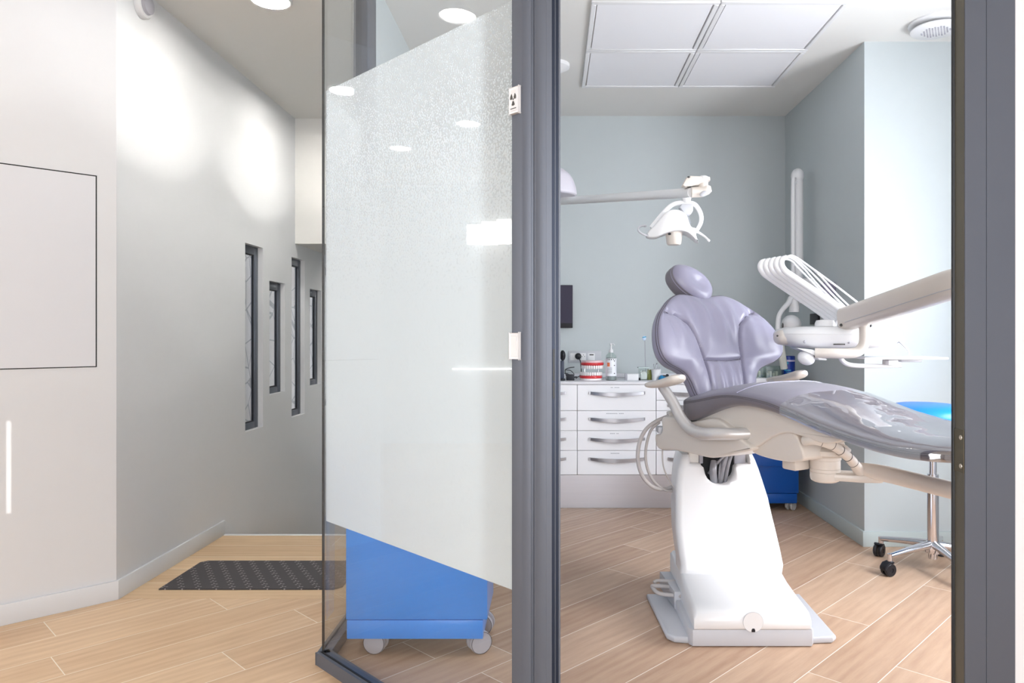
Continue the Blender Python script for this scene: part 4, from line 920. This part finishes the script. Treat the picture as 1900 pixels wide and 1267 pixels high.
for r in rl: rings.append([bpt(c0[0]+(x-c0[0])*r*.965, c0[1]+(y-c0[1])*r*.965, back_front(c0[0]+(x-c0[0])*r*.965, c0[1]+(y-c0[1])*r*.965, r)) for x, y in full])
for s, n in ((.978, .012), (.990, .004), (.9965, -.002), (1.0, -.008), (.994, -.012), (.996, -.016), (1.0, -.022), (1.0, -.032), (.985, -.042), (.95, -.046), (.6, -.05), (.05, -.05)):
    rings.append([bpt(c0[0]+(x-c0[0])*s, c0[1]+(y-c0[1])*s, n) for x, y in full])
bm = BM(); ring_faces(bm, rings)
back = obj('backrest', bm, VIN, ch, ang=75)
for sg_ in (-1, 1):
    bm = BM(); tube(bm, [bpt(sg_*a, b, back_front(sg_*a, b, .6)+.0012) for a, b in catmull([(x, y, 0) for x, y in seamS], 4) for a, b in [(a, b)]] if False else [bpt(sg_*q.x, q.y, back_front(sg_*q.x, q.y, min(.9, math.hypot(q.x/.34, (q.y-.19)/.27)))+.0020) for q in catmull([(x, y, 0) for x, y in seamS], 5)], .0014, 6, 1); obj('seam', bm, STITCH, back)
bm = BM(); tube(bm, [bpt(v_/100, .148-.004*math.cos(v_/5), back_front(v_/100, .148-.004*math.cos(v_/5), .25)+.002) for v_ in range(-10, 11)], .0014, 6, 1); obj('seam', bm, STITCH, back)
for sc, nn_ in ((.9925, .0035), (1.0005, -.0085)):
    bm = BM(); ring_ = [bpt(c0[0]+(x-c0[0])*sc, c0[1]+(y-c0[1])*sc, nn_) for x, y in full]; tube(bm, ring_+[ring_[0]], .0018, 6, 1); obj('piping', bm, STITCH, back)
bm = BM(); box(bm, -.42, -.33, -.10, .06, .74, .93, .02, M=MC); obj('backrest_hinge', bm, CREAM, ch)
# headrest: oval pad, rolled clockwise
HC = pt(1284, 523, 3.24)
fwd = Vector((.42, -.80, .42)).normalized(); side = Vector((0, 0, 1)).cross(fwd).normalized(); upv = fwd.cross(side)
rol = math.radians(-33)
s2 = side*math.cos(rol)+upv*math.sin(rol); u2 = -side*math.sin(rol)+upv*math.cos(rol)
rings = []
sg = 48
def hr(r, n): 
    return [HC + s2*(.112*r*math.copysign(abs(math.cos(a))**.92, math.cos(a))) + u2*(.076*r*math.copysign(abs(math.sin(a))**.92, math.sin(a))*(1+.08*math.cos(a))) + fwd*n(r, a) for a in [2*PI*k/sg for k in range(sg)]]
for r in (.02, .15, .3, .45, .6, .72, .82, .9, .955): rings.append(hr(r, lambda r, a: .034*(1-r**4)-.020*math.exp(-(((r*math.cos(a)-.25)/.42)**2+((r*math.sin(a)-.05)/.45)**2))))
for r, n in ((.985, -.004), (.988, -.0075), (1.0, -.011), (1.01, -.028), (1.0, -.046), (.95, -.056), (.5, -.06), (.02, -.06)): rings.append(hr(r, lambda r_, a, n=n: n))
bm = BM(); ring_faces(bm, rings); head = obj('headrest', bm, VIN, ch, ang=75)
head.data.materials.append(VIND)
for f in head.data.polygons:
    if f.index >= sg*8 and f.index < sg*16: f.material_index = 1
bm = BM(); e_ = hr(.986, lambda r, a: -.0055); tube(bm, e_+[e_[0]], .0016, 6, 1); obj('piping', bm, VIN, head)
bm = BM(); tube(bm, [HC-fwd*.03-u2*.02, HC-fwd*.06-Vector((0, 0, .09)), MC @ (BP+U*.40-N*.02)], .014, 12, 5, flat=.6); obj('headrest_stem', bm, CHROME, ch)
# bracket and hoses at the near back corner
HY = 3.2
bm = BM(); pp = [pt(a, b, HY) for a, b in ((1238, 765), (1246, 762), (1264, 800), (1266, 835), (1248, 832), (1247, 790), (1240, 780))]; prism(bm, [(p.x, p.z) for p in pp], HY-.03, HY+.03, 'y', .006); obj('hose_holder', bm, CREAM, ch)
bm = BM(); a, b = pt(1220, 791, HY), pt(1246, 803, HY); box(bm, a.x, b.x, HY-.02, HY+.03, b.z, a.z, .004); obj('holder_arm', bm, LGREY, ch)
bm = BM(); c = pt(1237.5, 799, HY-.022); lathe(bm, [(0, 0), (.006, 0), (.006, .004), (.003, .005), (0, .003)], M=Matrix.Translation(c) @ Matrix.Rotation(PI/2, 4, 'X')); obj('holder_screw', bm, INK, ch)
def hose(pts, r, m=HOSE, Y=HY, seg=12): 
    bm = BM(); tube(bm, [pt(a, b, Y+dy) for a, b, dy in pts], r, seg, 8); return obj('suction_hose', bm, m, ch)
hose([(1240, 772, 0), (1230, 776, 0), (1217, 782, -.01), (1200, 795, -.03), (1188.5, 815, -.05), (1183.5, 841, -.06), (1185.5, 865, -.06), (1194, 886, -.06), (1207, 900, -.05), (1222, 907, -.02), (1240, 906, .03), (1256, 897, .08)], [.0085]*12)
hose([(1224, 783, .01), (1208, 798, .0), (1199.5, 825, -.02), (1198, 852, -.03), (1204, 877, -.03), (1216, 896, -.02), (1235, 909.5, .0), (1256, 911, .05)], .0062)
hose([(1237, 804, 0), (1231.5, 820, 0), (1229, 841, 0), (1231, 865, 0), (1239, 886, 0), (1252, 906, 0), (1262, 914, .04)], .0032)
bm = BM(); tube(bm, [(.56, 3.1, .075), (.50, 3.08, .085), (.46, 3.06, .095), (.430, 3.05, .100), (.420, 3.06, .092), (.44, 3.02, .080), (.50, 3.0, .078), (.545, 2.97, .085)], .0085, 12, 8)
tube(bm, [(.56, 3.13, .09), (.50, 3.11, .10), (.45, 3.10, .105), (.430, 3.09, .10)], .007, 12, 6); obj('floor_cable_loop', bm, HOSE, ch)
bm = BM(); prism(bm, [(.478, 3.24), (.50, 2.98), (.53, 2.98), (.53, 3.24)], .026, .10, 'z', .006); obj('cable_box', bm, LGREY, ch)
# swivel joint and arm for the delivery unit
jc = Vector((.994, 2.652, 0))
bm = BM(); lathe(bm, [(0, .712), (.056, .712), (.056, .700), (.0545, .699), (.053, .698), (.053, .668), (.0515, .667), (.053, .666), (.053, .656), (.0515, .655), (.053, .654), (.053, .634), (.050, .624), (.040, .618), (0, .616)], jc, 36); obj('swivel_joint', bm, CREAM, ch)
bm = BM(); lathe(bm, [(0, .760), (.05, .758), (.075, .750), (.088, .738), (.086, .722), (.065, .712), (0, .712)], jc+Vector((.0, 0, 0)), 36); obj('joint_cap', bm, CREAM, ch)
bm = BM(); prism(bm, [(.985, 2.61), (1.10, 2.565), (1.165, 2.56), (1.175, 2.60), (1.14, 2.655), (1.02, 2.69)], .628, .655, 'z', .008); obj('lower_bracket', bm, CREAM, ch)
bm = BM(); tube(bm, [pt(1492, 818, 2.53), pt(1510, 816, 2.50), pt(1530, 820, 2.49), pt(1548, 828, 2.50), pt(1562, 838, 2.52), pt(1576, 850, 2.55), pt(1586, 862, 2.57), pt(1596, 876, 2.59)], [.0165, .017, .018, .0175, .017, .017, .018, .021], 18, 5)
obj('jointed_duct', bm, CREAM, ch)
bm = BM()
pts_ = catmull([pt(1492, 818, 2.53), pt(1510, 816, 2.50), pt(1530, 820, 2.49), pt(1548, 828, 2.50), pt(1562, 838, 2.52), pt(1576, 850, 2.55), pt(1586, 862, 2.57), pt(1596, 876, 2.59)], 8)
for i in (14, 22, 30, 38, 46):
    d = (pts_[i+1]-pts_[i-1]).normalized(); tube(bm, [pts_[i]-d*.0008, pts_[i]+d*.0008], .0184, 18, 1)
obj('duct_joint', bm, INK, ch)
bm = BM(); tube(bm, [(1.095, 2.60, .672), (1.16, 2.54, .667), (1.285, 2.36, .650), (1.405, 2.15, .635)], [.024, .0285, .0285, .0285], 24, 4); obj('support_arm', bm, CREAM, ch)

# ------------------------------------------------------------------ delivery unit
du = thing('delivery_unit', 'white instrument delivery unit with five hose arms over the dental chair', 'delivery unit', (1.40, 2.13, 0))
bm = BM(); lathe(bm, [(0, 0.60), (.04, .60), (.045, .62), (.045, .66), (.028, .68), (.028, 1.28), (.05, 1.30), (.055, 1.34), (.05, 1.40), (0, 1.41)], (1.42, 2.13, 0)); obj('post', bm, CREAM, du)
a0, a1, a2 = Vector((1.160, 2.87, 1.214)), Vector((1.256, 2.30, 1.309)), Vector((1.345, 2.13, 1.345))
def rrect(c, d, hw, hh, k=.55, n=24):
    d = d.normalized(); s = d.cross(Vector((0, 0, 1))).normalized(); u = s.cross(d); out = []
    for i in range(n):
        a = 2*PI*i/n; ca, sa = math.cos(a), math.sin(a)
        out.append(c + s*math.copysign(abs(ca)**k, ca)*hw + u*math.copysign(abs(sa)**k, sa)*hh)
    return out
bm = BM(); d = a1-a0; rg = []
for t, s in ((-.045, .25), (-.040, .55), (-.030, .80), (-.012, .95), (.0, 1), (.5, 1.0), (1.0, 1.0)): rg.append(rrect(a0+d*t, d, .038*s, .046*s))
rg.append(rrect(a2, a2-a1, .038, .046)); ring_faces(bm, rg); obj('spring_arm', bm, CREAM, du, ang=50)
bm = BM()
sd = d.normalized().cross(Vector((0, 0, 1))).normalized(); uu = sd.cross(d.normalized())
for s in (-1, 1): tube(bm, [a0+d*.08+sd*s*.0385-uu*.022, a1+sd*s*.0385-uu*.022, a1+(a2-a1)*.6+sd*s*.0385-uu*.022], .0012, 6, 1)
obj('arm_seam', bm, LGREY, du)
bm = BM(); c = a0+d*.03-sd*.037-uu*.028; ball(bm, c, .006, .004, .006); c = a0+d*.035-sd*.037-uu*.028; ball(bm, a0+d*.035+sd*(-.038)-uu*.028, .006); ball(bm, a0+d*.035+sd*(.038)-uu*.028, .006); obj('arm_screw', bm, INK, du)
for a_ in (1590.5, 1613):
    bm = BM(); ball(bm, pt(a_, 604, 2.83), .010, .012, .007); obj('arm_slot', bm, BLK, du)
DY = 2.79
bm = BM(); tube(bm, [pt(1603, 598, DY), pt(1604, 620, DY), pt(1602, 640, DY), pt(1592, 652, DY), pt(1575, 655.5, DY), pt(1545, 655.5, DY), pt(1512, 655, DY+.02)], .0195, 20, 7); obj('drop_tube', bm, CREAM, du)
kc = pt(1496, 664, 2.83)
bm = BM(); ball(bm, kc, .034, .03, .028, M=Matrix.Rotation(.35, 4, 'Y')); obj('knob', bm, WHITE, du)
bm = BM(); pp = [pt(a, b, 2.84) for a, b in ((1470, 645), (1500, 648), (1512, 652), (1520, 663), (1528, 666), (1526, 668), (1512, 667), (1506, 658), (1490, 652))]; prism(bm, [(p.x, p.z) for p in pp], 2.80, 2.88, 'y', .003); obj('knob_bracket', bm, WHITE, du)
# the head: rounded tray body
hx, hy = 1.168, 3.0
def se(z, rx, ry, k=.62, n=48, dx=0): return [Vector((hx+dx+math.copysign(abs(math.cos(a))**k, math.cos(a))*rx, hy+math.copysign(abs(math.sin(a))**k, math.sin(a))*ry, z)) for a in [2*PI*i/n for i in range(n)]]
bm = BM(); ring_faces(bm, [se(1.098, .02, .02), se(1.098, .13, .10), se(1.102, .175, .13), se(1.112, .212, .150), se(1.128, .232, .162), se(1.144, .240, .168), se(1.153, .2415, .1695), se(1.1545, .2395, .168), se(1.156, .2415, .1695), se(1.166, .236, .165), se(1.177, .222, .152), se(1.184, .195, .13), se(1.186, .14, .10), se(1.186, .02, .02)])
dh = obj('head_body', bm, WHITE, du, ang=50)
bm = BM(); lc = pt(1451, 626, 2.98)
rg = []
for x, s in ((-.026, .45), (-.022, .75), (-.012, .95), (0, 1), (.02, 1)): rg.append([Vector((lc.x+x, lc.y+math.cos(a)*.060*s, lc.z+math.sin(a)*.031*s)) for a in [2*PI*i/24 for i in range(24)]])
ring_faces(bm, rg); obj('side_grip', bm, CREAM, dh)
bm = BM()
for a, b in ((1568.5, 626), (1575, 635), (1493, 634)): ball(bm, pt(a, b, 2.845), .006, .005, .006)
obj('buttons', bm, GREYP, dh)
bm = BM(); box(bm, 1.10, 1.145, 2.845, 2.86, 1.112, 1.117, .001); ball(bm, pt(1442.5, 623, 2.93), .004); ball(bm, pt(1620, 636, 2.86), .005, .004, .003); obj('slots', bm, INK, dh)
bm = BM(); lathe(bm, [(0, 1.186), (.040, 1.186), (.040, 1.198), (.034, 1.210), (0, 1.214)], (1.098, 2.93, 0), 28, None); obj('dial', bm, WHITE, dh)
bm = BM()
for i in range(9):
    p = pt(1543+i*6.2, 600-.1*i, 2.92); tube(bm, [p+Vector((0, 0, -.01)), p+Vector((.006, 0, .012))], [.008, .005], 8, 1)
obj('key_row', bm, LGREY, dh)
# five whip arms with their hoses
for k in range(5):
    Y = 2.95+.034*k; dx = -.0115*k; o = lambda a, b, dz=0: pt(a, b, 2.95)+Vector((dx, .034*k, dz))
    lo = 0.0
    bm = BM(); tube(bm, [o(1588, 594), o(1560, 573), o(1510, 539), o(1464, 508), o(1454, 499), o(1449.5, 489), o(1452, 480.5), o(1460, 476)], [.0150, .0148, .0142, .0135, .0130, .0125, .011, .008], 14, 6, flat=.85); w1 = obj('whip_arm', bm, WHITE, du)
    ab = lambda a, b: pt(a, b, Y)
    tl = [[(1468, 474), (1480, 479), (1510, 500), (1555, 533), (1595, 564)], [(1468, 477), (1485, 487), (1512, 512), (1548, 550), (1583, 584)], [(1466, 478), (1490, 497), (1518, 529), (1552, 562), (1585, 590)], [(1464, 482), (1480, 496), (1505, 521), (1540, 557), (1580, 590)], [(1466, 478), (1486, 484), (1517, 507), (1552, 545), (1590, 582)]][k]
    bm = BM(); tube(bm, [o(1460, 476)]+[ab(a, b) for a, b in tl], .0040, 10, 7); obj('instrument_hose', bm, WHITE, w1)
# side tray and syringe
bm = BM(); ty = pt(1600, 663.5, 3.0).z
prism(bm, [(1.245, 2.90), (1.37, 2.885), (1.56, 2.885), (1.58, 2.90), (1.58, 3.10), (1.56, 3.115), (1.245, 3.10)], ty-.004, ty+.004, 'z', .003); obj('side_tray', bm, WHITE, du)
bm = BM(); box(bm, 1.405, 1.49, 2.93, 3.07, ty-.016, ty-.004, .003); obj('tray_rail', bm, LGREY, du)
bm = BM(); tube(bm, [pt(1558, 655, 2.93), pt(1562, 668, 2.93), pt(1574, 676, 2.93), pt(1600, 678.5, 2.93), pt(1672, 679, 2.93)], [.010, .0105, .0105, .0105, .007], 14, 6, flat=.9); box(bm, 1.34, 1.38, 2.90, 2.96, 1.03, 1.052, .004); obj('tray_support', bm, WHITE, du)
sy = obj('syringe_handle', tube(BM(), [pt(1640, 608, 2.95), pt(1652, 618, 2.94), pt(1660, 627, 2.93)], [.014, .011, .009], 14, 4), WHITE, du)
bm = BM(); tube(bm, [pt(1659, 625, 2.93), pt(1668, 633, 2.93)], [.0105, .0105], 12, 1); obj('collar', bm, GREYP, sy)
bm = BM(); tube(bm, [pt(1668, 633, 2.93), pt(1677, 642, 2.93), pt(1684, 650, 2.93), pt(1686, 656, 2.93)], [.004, .0022, .0016, .0014], 8, 5); obj('nozzle', bm, ALU, sy)

# ------------------------------------------------------------------ stool
stc = Vector((1.867, 3.57, 0))
st = thing('operator_stool', 'blue-seated stool with a chrome five-star base beside the chair', 'stool', stc)
bm = BM(); lathe(bm, [(0, .735), (.17, .735), (.195, .745), (.205, .765), (.20, .790), (.175, .812), (.12, .824), (0, .829)], (1.83, 3.57, -.010), 40); obj('seat', bm, mat('blue_vinyl', (24, 128, 226), .35), st)
bm = BM(); box(bm, 1.77, 1.93, 3.50, 3.64, .715, .736, .004); obj('seat_plate', bm, BLK, st)
bm = BM(); cyl(bm, stc+Vector((0, 0, .40)), stc+Vector((0, 0, .72)), .0165); cyl(bm, stc+Vector((0, 0, .115)), stc+Vector((0, 0, .47)), .026); obj('column', bm, CHROME, st)
bm = BM(); lathe(bm, [(0, .055), (.021, .055), (.021, .08), (.036, .085), (.040, .12), (.030, .142), (0, .142)], stc); obj('hub', bm, CHROME, st)
for k in range(5):
    a = math.radians(199+72*k); dd = Vector((math.cos(a), math.sin(a), 0))
    bm = BM(); tube(bm, [stc+dd*.02+Vector((0, 0, .125)), stc+dd*.12+Vector((0, 0, .115)), stc+dd*.265+Vector((0, 0, .094))], [.021, .017, .0125], 14, 5, flat=1.15); cyl(bm, stc+dd*.265+Vector((0, 0, .104)), stc+dd*.265+Vector((0, 0, .07)), .0125); leg = obj('leg', bm, CHROME, st)
    c = stc+dd*.275; M = Matrix.Translation((c.x, c.y, 0)) @ Matrix.Rotation(.3+k*.9, 4, 'Z'); My = M @ Matrix.Translation((0, 0, .031)) @ Matrix.Rotation(PI/2, 4, 'X')
    bm = BM()
    for s in (-1, 1): lathe(bm, [(0, s*.006), (.029, s*.006), (.031, s*.009), (.031, s*.018), (.027, s*.022), (.012, s*.022), (.011, s*.019), (0, s*.019)], M=My, seg=26)
    prism(bm, [(-.02, .045), (-.034, .03), (-.034, .045), (-.02, .064), (.012, .072), (.022, .066), (.0, .05)], -.02, .02, 'y', .003, M=M); obj('castor', bm, BLK, leg)
print('built', len(bpy.data.objects))
